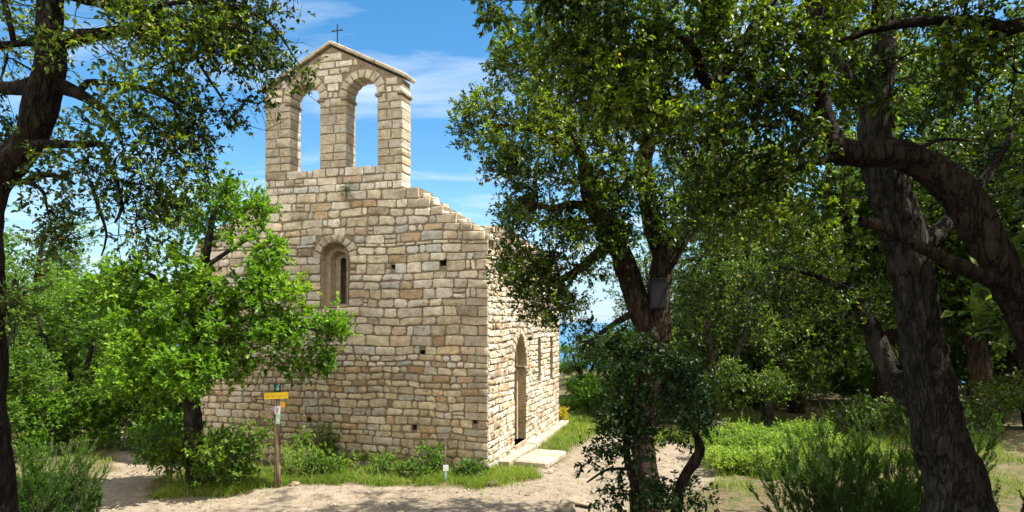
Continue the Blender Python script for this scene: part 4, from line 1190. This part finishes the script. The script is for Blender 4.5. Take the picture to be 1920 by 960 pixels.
def put_tree(k, pxx, y, scale, rot, label, group, leafm=None, wide=None, dz=0.0):
    o = protos[k] if k not in used else copy_tree(protos[k])
    used.add(k)
    x = (pxx - 960) / F * y
    o.location = (x, y, gz(x, y) + dz); o.rotation_euler = (0, 0, rot); o.scale = (scale, scale, scale * 1.04)
    o['label'] = label; o['group'] = group; o['category'] = 'tree'
    if leafm:
        for ch in o.children:
            if ch.name.startswith('crown'): ch.material_slots[0].link = 'OBJECT'; ch.material_slots[0].material = leafm
    if wide: o.scale = (scale * wide, scale * wide, scale)
wood = 'shaded oak standing deep in the wood right of the path'
right = [(2, 1322, 18.2, .72, .9, 'small sunlit oak behind the pale broom patch'), (2, 1440, 19.0, .8, 2.2, 'second small oak behind the pale broom patch'), (0, 1492, 22.5, 1.3, .4, 'twin-stemmed oak behind the sunlit broom right of the path'), (2, 1462, 24.5, 1.2, 2.0, wood), (1, 1850, 20.5, 1.6, 1.0, 'reddish oak trunk seen just right of the thick leaning cork oak'),
         (1, 1655, 23.0, 1.5, 3.4, 'oak standing directly behind the thick leaning cork oak'), (2, 1345, 25.5, 1.05, .7, 'oak whose crown shows between the forked cork oak and the wood'), (0, 1950, 18.5, 1.5, 5.0, wood),
         (2, 1760, 24.0, 1.4, 2.8, wood), (1, 1680, 31.0, 1.4, .2, wood), (0, 1830, 30.0, 1.5, 3.0, wood), (2, 1990, 27.0, 1.5, 1.2, wood), (1, 1480, 34.0, 1.5, 2.2, wood), (0, 1250, 33.0, 1.0, 5.3, wood), 
         (1, 2080, 18.5, 1.2, .9, wood), (0, 2080, 22.0, 1.4, 4.4, wood), (1, 1900, 38.0, 1.7, 1.1, wood), (2, 1600, 40.0, 1.7, 5.1, wood), (1, 1750, 46.0, 2.0, .5, wood), (0, 1430, 46.0, 1.6, 1.5, wood), (1, 1420, 24.0, 1.15, 1.6, wood), (2, 1880, 23.5, 1.5, .6, wood),
         (1, 2680, 7.4, 1.1, 2.6, 'unseen oak added beyond the right edge to shade the near limbs'), (0, 2680, 6.0, 1.2, 1.0, 'unseen oak added right of the view to shade the near trunks'), (2, 3400, 4.0, 1.3, 4.0, 'unseen oak added far right of the view to shade the near trunks')]  # these three stand out of view, added to throw shade on the near trunks
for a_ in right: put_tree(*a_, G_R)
for i, (x, y, sc, k) in enumerate([(6.6, .4, 1.15, 0), (3.6, -4.2, 1.2, 1), (-6.4, -.2, 1.05, 2), (11, 3.0, 1.2, 1), (-2.5, -7, 1.2, 0), (12.2, 9.0, 1.0, 2), (8.6, -4, 1.3, 0), (12.5, -1.0, 1.3, 2)]):  # unseen oaks added only to keep sky light off the near trunks
    c = copy_tree(protos[k]); c.location = (x, y, gz(x, y)); c.rotation_euler = (0, 0, i * 1.3); c.scale = (sc, sc, sc)
    c['label'] = 'oak whose crown shades the near trunks from outside the view'; c['group'] = 'unseen oaks added around the viewpoint for shade'; c['category'] = 'tree'
lw = 'oak in the wood beyond the left-hand path'
left = [(2, 112, 16.5, .64, 1.0, 'oak with a dark leaning trunk beside the path on the left'), (0, 40, 19.0, .62, 2.4, 'oak whose trunk stands at the left edge behind the heath'), (1, 215, 21.5, .56, 4.0, 'oak seen over the left path between the young oak and its neighbour'), (1, -90, 16.5, .62, .3, lw), (0, 150, 27.0, .70, 5.6, lw),
        (2, 300, 26.0, .74, 3.0, lw), (0, 35, 30.0, 1.12, 1.3, 'pale oak crown rising above the trees at the far left'), (1, -140, 25.0, 1.0, 2.6, lw), (2, -20, 14.0, .6, 4.9, lw), (2, 380, 30, .75, .8, lw), (0, 250, 17.0, .5, 1.9, lw)]
for a_ in left: put_tree(*a_, G_L, LEAF_SUN_TINT, 1.2)
bw = 'oak in the thicket beyond the chapel end'
back = [(2, 1085, 27.0, .35, .5, 'round oak in the gap between the chapel and the forked cork oak'), (0, 1150, 25.5, .36, 2.5, 'low oak just left of the forked trunk beyond the path'), (2, 1210, 28.0, .55, 1.4, bw), (1, 1120, 33.0, .27, 3.6, bw), (1, 1040, 31.0, .27, 5.2, bw), (2, 1190, 23.0, .42, 4.2, bw), (0, 1275, 24.0, .6, 4.0, bw)]
for a_ in back: put_tree(*a_, G_B, LEAF_SUN_TINT, 1.5)

# ------------------------------------------------------------------ bushes
def bush(name, label, cat, pxx, pyb, y, w, h, leafm, spec, n=50, stems=4, seed=1, group=None, gap=.36, dep=None):
    g = np.random.default_rng(seed)
    x = (pxx - 960) / F * y; z = gz(x, y)
    base = Vector((x, y, z - .04))
    limbs = []; dep = dep or w
    for k in range(stems):
        e = Vector((x + g.uniform(-.35, .35) * w, y + g.uniform(-.3, .3) * dep, z + h * g.uniform(.45, .85)))
        m_ = (base + e) / 2 + Vector((g.uniform(-.1, .1) * w, g.uniform(-.1, .1) * w, h * .08))
        limbs.append([(base + Vector((g.uniform(-.06, .06), g.uniform(-.06, .06), 0)), .018), (m_, .013), (e, .006)])
    lobes = []
    for k in range(7):
        c = (x + g.uniform(-.36, .36) * w, y + g.uniform(-.36, .36) * dep, z + h * g.uniform(.22, .78))
        s_ = g.uniform(.2, .32)
        lobes.append((c, (w * s_, dep * s_, h * s_ * .95), max(3, n // 7)))
    return plant(name, label, cat, base, limbs, lobes, spec, TWIG, leafm, group=group, seed=seed, gap=gap, freq=2.4, step=.12, tip=.003, dense=.15, rough=0, wood='stem')
BR = dict(leaf=.075, twigs=6, leaves=8, twig_len=(.08, .22), wide=1.3, flat=.5, leaf_up=.15, droop=.3, shoot=.3, dead=0)
bush('bramble_bush', 'broad leafy green bush beneath the young oak left of the signpost', 'bush', 392, 900, 12.3, 2.1, 1.15, LEAF_BUSH, BR, 190, 7, 41)
bush('bramble_bush', 'leafy bush filling the gap between the young oak trunk and the left path', 'bush', 315, 890, 12.9, 1.1, 1.35, LEAF_OAK, BR, 90, 5, 42)
bush('elder_sapling', 'sapling with arching sprays against the chapel wall right of the signpost', 'sapling', 592, 860, 13.95, .8, 1.05, LEAF_BUSH, dict(BR, leaf=.09, twigs=5, wide=.9), 42, 5, 43)
bush('elder_sapling', 'small sapling climbing the chapel wall behind the marker stake', 'sapling', 800, 870, 13.2, .55, .62, LEAF_BUSH, dict(BR, leaf=.08, twigs=5, wide=.9), 24, 4, 44)
bush('broom_bush', 'yellow-green bush at the chapel wall just right of the signpost', 'bush', 553, 905, 12.9, .75, .62, LEAF_BROOM, dict(BR, leaf=.035, twigs=9, leaves=10, wide=.7, up=.6), 60, 6, 45)
for i, (pxx, y, w, h, sd) in enumerate([(655, 13.4, .9, .34, 46), (720, 13.2, .9, .32, 47), (880, 12.95, .5, .26, 48), (610, 13.0, .7, .36, 49), (770, 12.9, .6, .25, 53)]):
    bush('low_bramble', ['dark low bramble at the wall foot right of the wall sapling', 'low bramble at the wall foot midway along the chapel front', 'small bramble at the chapel corner', 'low bramble beside the yellow-green bush', 'short bramble left of the marker stake'][i],
         'bramble', pxx, 0, y, w, h, LEAF_BUSH, dict(BR, leaf=.06), 34, 4, sd, group='brambles along the foot of the chapel front')
BROOM = dict(leaf=.055, twigs=9, leaves=10, twig_len=(.1, .3), wide=.9, up=.7, flat=.6, shoot=.4, dead=0)
wl = M_ch @ Vector((-3.05, -.03, 5.72))
plant('wall_plant', 'small green tuft growing from the front wall under the bell gable', 'plant', wl, [[(wl + Vector((.01, .05, -.02)), .006), (wl + Vector((0, -.03, .02)), .004), (wl + Vector((0, -.06, -.1)), .003)]],
      [(wl + Vector((0, -.04, -.04)), (.08, .05, .13), 9.0)], dict(leaf=.045, twigs=5, leaves=6, twig_len=(.05, .1), droop=1.5, wide=.7), TWIG, LEAF_BUSH, seed=55, step=.05, tip=.002, dense=.03, rough=0, wood='stem')
wl = M_ch @ Vector((.03, 3.42, 1.72))
plant('wall_plant', 'grey-green tuft rooted in the sunny side wall beside the doorway', 'plant', wl, [[(wl + Vector((-.04, 0, 0)), .006), (wl + Vector((.04, 0, .02)), .004), (wl + Vector((.08, -.01, -.04)), .003)]],
      [(wl + Vector((.05, 0, 0)), (.06, .08, .10), 7.0)], dict(leaf=.04, twigs=5, leaves=6, twig_len=(.04, .1), droop=1.0, wide=.7), TWIG, LEAF_CORK, seed=56, step=.05, tip=.002, dense=.03, rough=0, wood='stem')
for i, (pxx, y, w, h, sd) in enumerate([(1345, 14.8, 1.1, .5, 61), (1400, 15.8, 1.5, .7, 62), (1462, 14.8, 1.2, .55, 63), (1385, 13.5, 1.1, .32, 64), (1510, 15.9, 1.4, .6, 65), (1450, 13.6, 1.0, .36, 66)]):
    bush('broom_bush', ['pale sunlit broom nearest the forked trunk right of the path', 'pale sunlit broom in the middle of its patch', 'tall sunlit broom before the twin-stemmed oak', 'low sunlit broom at the front of the patch', 'sunlit broom at the right end of its patch', 'low broom beside the dark heath'][i],
         'bush', pxx, 0, y, w, h, LEAF_BROOM, BROOM, 90, 7, sd, group='sunlit broom bushes right of the path')
bush('broom_bush', 'small yellow-flowered bush at the far corner of the chapel', 'bush', 1053, 0, 20.0, .14, .42, mat_leaf('yellow flower', (.30, .26, .02), (.55, .45, .03), (.7, .6, .06), (1, 1, .5), .3, .6, .2), dict(BROOM, leaf=.04), 12, 5, 67)
for i, (pxx, y, w, h, sd) in enumerate([(1095, 22.5, 2.2, 1.3, 71), (1165, 21.0, 2.2, 1.6, 72), (160, 17.6, 1.6, 1.2, 73), (228, 15.8, 1.6, 1.4, 74), (300, 16.5, 1.5, 1.6, 75), (60, 15.0, 1.5, 1.3, 76), (1240, 20.5, 2.0, 1.5, 77), (270, 20.0, 2.2, 1.8, 78), (1590, 17, 2.0, 1.2, 79), (1700, 18, 2.2, 1.4, 80), (1840, 18.5, 2.4, 1.5, 81)]):
    bush('thicket_bush', ['green bush at the end of the gravel path beyond the chapel', 'tall green bush behind the forked cork oak', 'dark bush beside the left path under the trees', 'bright bush on the left path bend', 'bright bush between the left path and the chapel', 'shaded bush behind the left heath', 'shaded bush right of the forked trunk beyond the gravel', 'green bush far down the left path', 'shaded bush behind the dark heath', 'shaded bush behind the thick leaning trunk', 'shaded bush right of the thick leaning trunk'][i],
         'bush', pxx, 0, y, w, h, LEAF_OAK if pxx < 1240 else LEAF_WOOD, dict(BR, leaf=.085), 110, 6, sd)

tb = 'shaded undergrowth bush filling the floor of the wood'
gb = np.random.default_rng(5)
und = bush('thicket_bush', tb, 'bush', 1380, 0, 26, 4.2, 2.2, LEAF_SUN_TINT, dict(BR, leaf=.13, twig_len=(.15, .4)), 220, 9, 91, 'undergrowth bushes between the oaks of the wood')
und2 = bush('thicket_bush', tb, 'bush', 1700, 0, 27, 4.0, 2.4, LEAF_SUN_TINT, dict(BR, leaf=.13, twig_len=(.15, .4)), 220, 9, 92, 'undergrowth bushes between the oaks of the wood')
for i, (pxx, y) in enumerate([(1300, 28), (1460, 28), (1540, 25), (1620, 29), (1780, 25), (1860, 28), (1950, 24), (1500, 33), (1660, 34), (1840, 34), (1390, 34), (1980, 32), (1240, 27), (2080, 26), (1340, 22.5), (1440, 24.5), (120, 24), (20, 22), (220, 26), (310, 23), (60, 30), (180, 33), (-60, 20), (380, 28)]):
    c = copy_tree(und if i % 2 else und2)
    x = (pxx - 960) / F * y
    c.location = (x, y, gz(x, y)); s_ = gb.uniform(.75, 1.15) * (.8 if pxx < 400 else 1); c.scale = (s_, s_, s_); c.rotation_euler = (0, 0, gb.uniform(0, 6))
    if pxx < 400: c['label'] = 'green undergrowth bush between the oaks beyond the left path'; c['group'] = 'undergrowth bushes beyond the left path'

def heath(label, pxx, y, h, n, sd, spread, group=None):
    """upright feathery stems set with short needles"""
    g = np.random.default_rng(sd)
    x = (pxx - 960) / F * y; z = gz(x, y)
    base = Vector((x, y, z - .03)); B0 = np.array(base)
    chains, bs, ds, ls = [], [], [], []
    for i in range(n):
        a_ = g.uniform(0, 2 * np.pi); r = spread * math.sqrt(g.random())
        hh = h * g.uniform(.55, 1.1)
        d = unit(np.array([math.cos(a_) * r * .55, math.sin(a_) * r * .55, hh]) + g.normal(0, .06, 3))
        p0 = np.array([math.cos(a_) * r * .55, math.sin(a_) * r * .55, 0])
        pts = [p0 + d * hh * t + np.array([g.normal(0, .01), g.normal(0, .01), 0]) for t in np.linspace(0, 1, 6)]
        chains.append((np.array(pts), np.linspace(.006, .002, 6)))
        sides = [(pts[k], unit(d + rand_unit(1, g)[0] * .5), hh * g.uniform(.14, .3)) for k in g.integers(1, 6, 9)] + [(pts[4], d, hh * .3)]
        for s0, sd_, sl_ in sides:
            chains.append((np.stack([s0, s0 + sd_ * sl_]), np.array([.003, .001])))
            m_ = 64
            t = g.random(m_)[:, None]
            bs.append(s0 + sd_ * sl_ * t); ds.append(unit(sd_ * .9 + rand_unit(m_, g) * .8)); ls.append(g.uniform(.02, .05, m_))
    bs, ds, ls = np.concatenate(bs), np.concatenate(ds), np.concatenate(ls)
    root = empty('tree_heath', base); tag(root, label, 'shrub', group)
    v, t, k = leaf_arrays(bs, ds, ls, np.full(len(bs), .0095), g)
    tint = np.clip(.42 + g.normal(0, .14, len(bs)) + (bs[:, 2] / h - .6) * .35, 0, .93)
    link('foliage', tri_mesh('foliage', v, t, {'tint': np.repeat(tint, k)}), LEAF_HEATH, root)
    v, t = tubes_np(chains, lambda r: 4, 0, g)
    link('stem', tri_mesh('stem', v, t, smooth_shade=True), TWIG, root)
hl = 'heath bushes along the left edge'
heath('feathery heath bush in the bottom left corner', 10, 9.3, 1.15, 60, 1, 1.0, hl)
heath('feathery heath bush second from the left edge', 80, 9.7, 1.05, 50, 2, .75, hl)
heath('thin heath sprig standing at the edge of the left path', 135, 10.2, .72, 16, 3, .35, hl)
heath('tiny heath sprig on the gravel of the left path', 178, 10.6, .35, 6, 4, .15, hl)
hr = 'dark heath bushes at the foot of the leaning cork oak'
heath('dark tall heath left of the thick leaning trunk', 1660, 9.0, 1.45, 60, 5, 1.0, hr)
heath('dark heath in the middle of the shaded clump', 1590, 9.6, 1.25, 50, 6, .9, hr)
heath('dark heath at the left end of the shaded clump', 1520, 10.0, 1.0, 40, 7, .8, hr)
heath('low shaded heath at the foot of the leaning trunk', 1700, 8.4, .95, 34, 8, .7, hr)
heath('shaded heath right of the thick leaning trunk', 1880, 8.6, .8, 30, 9, .7, hr)
heath('shaded heath behind the thick leaning trunk', 1790, 11.5, 1.2, 30, 10, .8, hr)

# ------------------------------------------------------------------ grass
def grass_patch(n, box, keep, hmin, hmax, g):
    x = g.uniform(box[0], box[1], n); y = g.uniform(box[2], box[3], n)
    w = keep(x, y); k = g.random(n) < w
    x, y = x[k], y[k]
    return x, y, g.uniform(hmin, hmax, len(x))
g = np.random.default_rng(77)
cdir = math.atan2(.281, .96)
def chap_xy(x, y):
    dx, dy = x - CX, y - CY
    c_, s_ = math.cos(cdir), math.sin(cdir)
    return dx * c_ - dy * s_, dx * s_ + dy * c_
def inside(x, y):
    lx, ly = chap_xy(x, y)
    return (lx > -CW - .02) & (lx < .03) & (ly > -.03) & (ly < CL + .05)
def slab_in(x, y):
    lx, ly = chap_xy(x, y)
    return ((lx > .2) & (lx < 1.12) & (ly > .85) & (ly < 2.3)) | ((lx >= -.1) & (lx < .25) & (ly > .5) & (ly < CL))
clump = lambda x, y, f, o: fbm(np.stack([x * f, y * f, np.full_like(x, o)], 1), 3)
def k_all(x, y):
    w = (1 - path_mask(x, y)) ** 2 * smooth(.40, .62, clump(x, y, 1.3, 2.0)) * .9
    return w * ~inside(x, y) * ~slab_in(x, y)
def k_front(x, y):
    lx, ly = chap_xy(x, y)
    w = (1 - path_mask(x, y)) ** 1.5 * smooth(.25, .5, clump(x, y, 2.1, 5.0)) * (x < 1.2)
    return w * ~inside(x, y) * ~slab_in(x, y)
def k_side(x, y):
    lx, ly = chap_xy(x, y)
    w = smooth(.95, .35, lx - .25 - .12 * (ly - 2)) * (lx > 0) * (ly > 2.2) * (ly < 8) + smooth(1.0, .2, lx) * (ly < .9) * (ly > -.8) * (lx > -.3)
    return np.clip(w, 0, 1) * smooth(.22, .5, clump(x, y, 2.6, 8.0)) * ~inside(x, y) * ~slab_in(x, y)
def k_clear(x, y): return (1 - path_mask(x, y)) ** 2 * smooth(.34, .6, clump(x, y, 1.9, 6.0))
def k_edge(x, y): return smooth(.58, .72, clump(x, y, 3.4, 11.0)) * (1 - .8 * path_mask(x, y + .0)) * ~inside(x, y) * .8 + .10 * smooth(.62, .74, clump(x, y, 5.0, 2.5)) * ~inside(x, y) * ~slab_in(x, y)
def k_shade(x, y): return (1 - path_mask(x, y)) ** 2 * smooth(.45, .7, clump(x, y, .9, 3.0))
X, Y, H = [], [], []
for a_ in ((110000, (-6, 1.3, 11.2, 13.6), k_front, .06, .2), (40000, (-.6, 3.2, 12.3, 22), k_side, .05, .17), (30000, (2.6, 12, 11.5, 18), k_all, .06, .22), (26000, (-11, -5, 9.4, 20), k_all, .05, .2), (30000, (1.0, 9, 18.5, 26), k_shade, .08, .24), (9000, (1.2, 10, 9.6, 12.5), k_shade, .05, .15), (26000, (3.6, 8.6, 12.9, 17.5), k_clear, .12, .42), (12000, (-6, 1.5, 11.0, 13.0), k_edge, .03, .09)):
    x, y, h_ = grass_patch(*a_, g); X.append(x); Y.append(y); H.append(h_)
X, Y, H = np.concatenate(X), np.concatenate(Y), np.concatenate(H)
Z = ground_z(X, Y) - .02
tall = g.random(len(X)) < .02; H[tall] *= 2.2
az = g.uniform(0, 2 * np.pi, len(X)); wd_ = g.uniform(.006, .013, len(X)) * np.clip(Y / 12, 1, 1.6)
side = np.stack([np.cos(az), np.sin(az), 0 * az], 1) * wd_[:, None] * .5
ln_ = np.stack([g.normal(0, .33, len(X)), g.normal(0, .33, len(X)), np.ones(len(X))], 1)
b0_ = np.stack([X, Y, Z], 1)
m_ = b0_ + ln_ * (H * .55)[:, None]; tp = b0_ + ln_ * np.array([1.7, 1.7, .95]) * H[:, None]
v = np.stack([b0_ - side, b0_ + side, m_ + side * .7, m_ - side * .7, tp], 1).reshape(-1, 3)
ti = (np.arange(len(X))[:, None, None] * 5 + np.array([[0, 1, 2], [0, 2, 3], [3, 2, 4]])[None]).reshape(-1, 3)
tint = np.clip(.45 + g.normal(0, .17, len(X)) + (clump(X, Y, .9, 1.0) - .5) * .8, 0, .93); tint[g.random(len(X)) < .05] = .975
go = link('grass', tri_mesh('grass', v, ti, {'tint': np.repeat(tint, 3)}), GRASS); tag(go, kind='stuff')

# gravel stones and fallen leaves lying about
pb = MB(); pr_ = random.Random(9)
NP = 7000
gxx = np.array([pr_.uniform(-8.5, 5) for _ in range(NP)]); gyy = np.array([pr_.uniform(9.8, 16) for _ in range(NP)])
gok = (path_mask(gxx, gyy) > .3) & ~inside(gxx, gyy) & ~slab_in(gxx, gyy); gzz = ground_z(gxx, gyy) - .03
for x, y, z, ok in zip(gxx, gyy, gzz, gok):
    if not ok: continue
    s_ = .007 + .026 * pr_.random() ** 5
    k = pr_.uniform(.6, 1.15); c = tuple(q * k for q in ((.34, .28, .215) if pr_.random() < .6 else (.17, .14, .11)))
    vs = [Vector((q[0] * s_ * pr_.uniform(.7, 1.4), q[1] * s_ * pr_.uniform(.7, 1.4), q[2] * s_ * pr_.uniform(.5, .9))) + Vector((x, y, z)) for q in ((1, 0, 0), (0, 1, 0), (-1, 0, 0), (0, -1, 0), (0, 0, 1))]
    pb.add(vs, [(0, 1, 4), (1, 2, 4), (2, 3, 4), (3, 0, 4)], c)
tag(pb.build('gravel', mat_col('gravel stones', .95, .1)), kind='stuff')

def rock(name, label, pxx, y, size, seed, mat, col, sink=.3):
    g_ = random.Random(seed); mb = MB()
    import bmesh
    bm = bmesh.new(); bmesh.ops.create_icosphere(bm, subdivisions=3, radius=1)
    for v_ in bm.verts:
        n_ = noise.noise(v_.co * 1.3 + Vector((seed, 0, 0))) * .35 + noise.noise(v_.co * 4 + Vector((0, seed, 0))) * .10
        v_.co = v_.co * (1 + n_); v_.co = Vector((v_.co.x * size[0], v_.co.y * size[1], v_.co.z * size[2]))
    mb.add([v_.co.copy() for v_ in bm.verts], [[v_.index for v_ in f.verts] for f in bm.faces], col, False); bm.free()
    x = (pxx - 960) / F * y
    o = mb.build(name, mat, loc=(x, y, gz(x, y) + size[2] * (1 - sink * 2))); o.rotation_euler = (0, 0, g_.uniform(0, 3))
    tag(o, label, 'rock', 'loose rocks by the path')
rock('rock', 'grey flat rock at the grass edge in front of the chapel corner', 925, 12.6, (.16, .09, .05), 3, STONE, (.22, .2, .17))
rock('rock', 'brown boulder at the bottom edge near the shaded shrub', 1062, 10.75, (.16, .14, .10), 5, STONE, (.30, .25, .19))
rock('rock', 'flat rock half sunk in gravel beside the shaded shrub', 1085, 11.3, (.30, .16, .055), 6, STONE, (.32, .27, .2))
rock('rock', 'small stone lying by the corner of the pale slab', 1030, 13.6, (.10, .07, .03), 7, STONE, (.34, .3, .25))
rock('rock', 'small rock near the foot of the signpost', 552, 12.05, (.09, .06, .04), 8, STONE, (.22, .17, .12))

# ------------------------------------------------------------------ signpost
sx, sy = (520 - 960) / F * 11.96, 11.96
sz = gz(sx, sy)
sp = empty('signpost', (sx, sy, sz)); tag(sp, 'wooden waymark post with a yellow direction board and green cap before the chapel', 'signpost')
top = 1.90 - sz
m = MB(); m.tube([(0, 0, -.1), (.004, 0, .6), (-.002, 0, 1.2), (0, 0, top - .12)], [.056, .053, .052, .05], 18, (.36, .27, .18))
WOODP = mat_bark('weathered post wood', (.28, .21, .135), (.52, .41, .29), (1, 1, .06), 26)
m.build('post', WOODP, sp)
PAINT = mat_col('painted sheet', .45, .4)
m = MB(); m.tube([(0, 0, top - .14), (0, 0, top)], .059, 20, (.008, .11, .09)); m.build('cap', PAINT, sp)
m = MB()
for k, (z, w) in enumerate(((top - .055, .5), (top - .085, .9), (top - .105, .6))):
    a0 = R(-70); n_ = 6
    pts = [(.0595 * math.cos(a0 + w * (i / n_ - .3)), .0595 * math.sin(a0 + w * (i / n_ - .3)), z) for i in range(n_ + 1)]
    for p0, p1 in zip(pts[:-1], pts[1:]):
        m.add([p0, p1, (p1[0], p1[1], z + .012), (p0[0], p0[1], z + .012)], [(0, 1, 2, 3)], (.75, .8, .78))
m.build('cap_lettering', PAINT, sp)
Rt = Matrix.Rotation(R(-2.6), 4, 'Y')
m = MB(); m.box((.004, -.068, 1.90 - sz - .20), (.42, .014, .115), rot=Rt, col=(.88, .57, .01), bev=.004); pan = m.build('direction_board', PAINT, sp)
m = MB(); pr2 = random.Random(4)
x = -.17
while x < .185:
    w = pr2.uniform(.006, .016)
    if pr2.random() < .8: m.box((.004 + x, -.0765, 1.90 - sz - .207 + .045 * (x - .0)), (w, .002, pr2.uniform(.006, .013)), rot=Rt, col=(.16, .10, .02))
    x += w + pr2.uniform(.002, .008)
m.build('lettering', PAINT, pan)
m = MB(); m.box((.115, -.05, 1.90 - sz - .36), (.085, .01, .1), col=(.72, .36, .01), bev=.003); m.box((.065, -.046, 1.90 - sz - .36), (.012, .01, .14), col=(.4, .4, .4)); m.build('marker_plate', PAINT, sp)
m = MB(); m.box((-.005, -.062, 1.90 - sz - .455), (.05, .006, .135), col=(.55, .48, .75)); m.box((.045, -.058, 1.90 - sz - .455), (.06, .006, .15), rot=Matrix.Rotation(R(6), 4, 'Y'), col=(.80, .78, .76)); m.box((.02, -.066, 1.90 - sz - .46), (.022, .004, .09), rot=Matrix.Rotation(R(12), 4, 'Y'), col=(.5, .22, .06)); m.build('white_notice', PAINT, sp)
m = MB(); m.box((.035, -.064, 1.90 - sz - .61), (.075, .006, .17), rot=Matrix.Rotation(R(3), 4, 'Y'), col=(.36, .58, .46)); m.box((.04, -.068, 1.90 - sz - .63), (.04, .003, .06), col=(.62, .72, .6)); m.build('green_notice', PAINT, sp)

# leaf litter and fallen twigs
g = np.random.default_rng(99)
n_ = 9000
x = g.uniform(-9, 7, n_); y = g.uniform(9.6, 16, n_)
w_ = smooth(.42, .62, clump(x, y, 1.1, 4.0)) * (1 - .75 * path_mask(x, y)) + .06
k_ = (g.random(n_) < w_) & ~inside(x, y) & ~slab_in(x, y); x, y = x[k_], y[k_]
bs = np.stack([x, y, ground_z(x, y) - .012], 1); a_ = g.uniform(0, 6.28, len(x))
dd = unit(np.stack([np.cos(a_), np.sin(a_), g.normal(.1, .2, len(x))], 1))
v, t_, k = leaf_arrays(bs, dd, g.uniform(.025, .055, len(x)), g.uniform(.014, .028, len(x)), g)
tag(link('leaf_litter', tri_mesh('leaf_litter', v, t_, {'tint': np.repeat(np.clip(g.normal(.5, .25, len(x)), 0, 1), k)}),
    mat_leaf('dry leaf', (.10, .06, .03), (.19, .125, .065), (.30, .21, .12), (1, 1, 1), .1, .8, .1)), kind='stuff')
tw = MB(); tr_ = random.Random(3)
for i in range(170):
    x0 = tr_.uniform(-8, 5); y0 = tr_.uniform(9.9, 14.5)
    if bool(inside(np.array([x0]), np.array([y0]))[0]): continue
    a_ = tr_.uniform(0, 6.28); l_ = tr_.uniform(.06, .3); z0 = gz(x0, y0) - .01
    tw.tube([(x0, y0, z0), (x0 + math.cos(a_) * l_ * .5, y0 + math.sin(a_) * l_ * .5, z0 + .012), (x0 + math.cos(a_ + .3) * l_, y0 + math.sin(a_ + .3) * l_, z0)], [.004, .005, .002], 4, (.16, .12, .08))
tag(tw.build('fallen_twigs', mat_col('fallen twig', .9, .1)), kind='stuff')

# small marker stake with its label
mx, my = (836 - 960) / F * 12.67, 12.67
mz = gz(mx, my)
ms = empty('marker_stake', (mx, my, mz)); tag(ms, 'thin crooked stake with a small white label standing in the grass before the chapel', 'stake')
m = MB(); m.tube([(0, 0, -.05), (.005, 0, .2), (.0, 0, .42), (-.01, 0, .6), (-.012, .0, .76), (-.03, 0, .84)], [.013, .012, .012, .011, .01, .008], 8, (.52, .44, .35)); m.tube([(-.012, 0, .74), (-.035, 0, .80)], [.008, .005], 6, (.6, .55, .5)); m.build('stick', WOODP, ms)
m = MB(); m.box((0, -.02, .27), (.10, .006, .115), col=(.78, .77, .75), bev=.002); m.build('label_card', PAINT, ms)
m = MB(); m.box((0, -.019, .13), (.04, .006, .14), col=(.32, .50, .62), bev=.002); m.build('blue_tag', PAINT, ms)

# fallen trunk and dead branch in the wood
lg = MB(); lx0, ly0 = (1385 - 960) / F * 17.5, 17.5; lz = gz(lx0, ly0)
lg.tube([(-.6, .2, .35), (-.2, .05, .30), (.3, -.1, .18), (.8, -.2, .08)], [.06, .075, .08, .085], 12, (.5, .45, .37))
lg.tube([(.0, 0, .26), (.15, .25, .5), (.2, .3, .7)], [.03, .022, .012], 7, (.5, .45, .37))
tag(lg.build('fallen_log', mat_bark('bleached wood', (.30, .26, .21), (.52, .47, .40), (.2, 1, 1), 20), loc=(lx0, ly0, lz)), 'pale bleached log lying behind the sunlit broom', 'log')
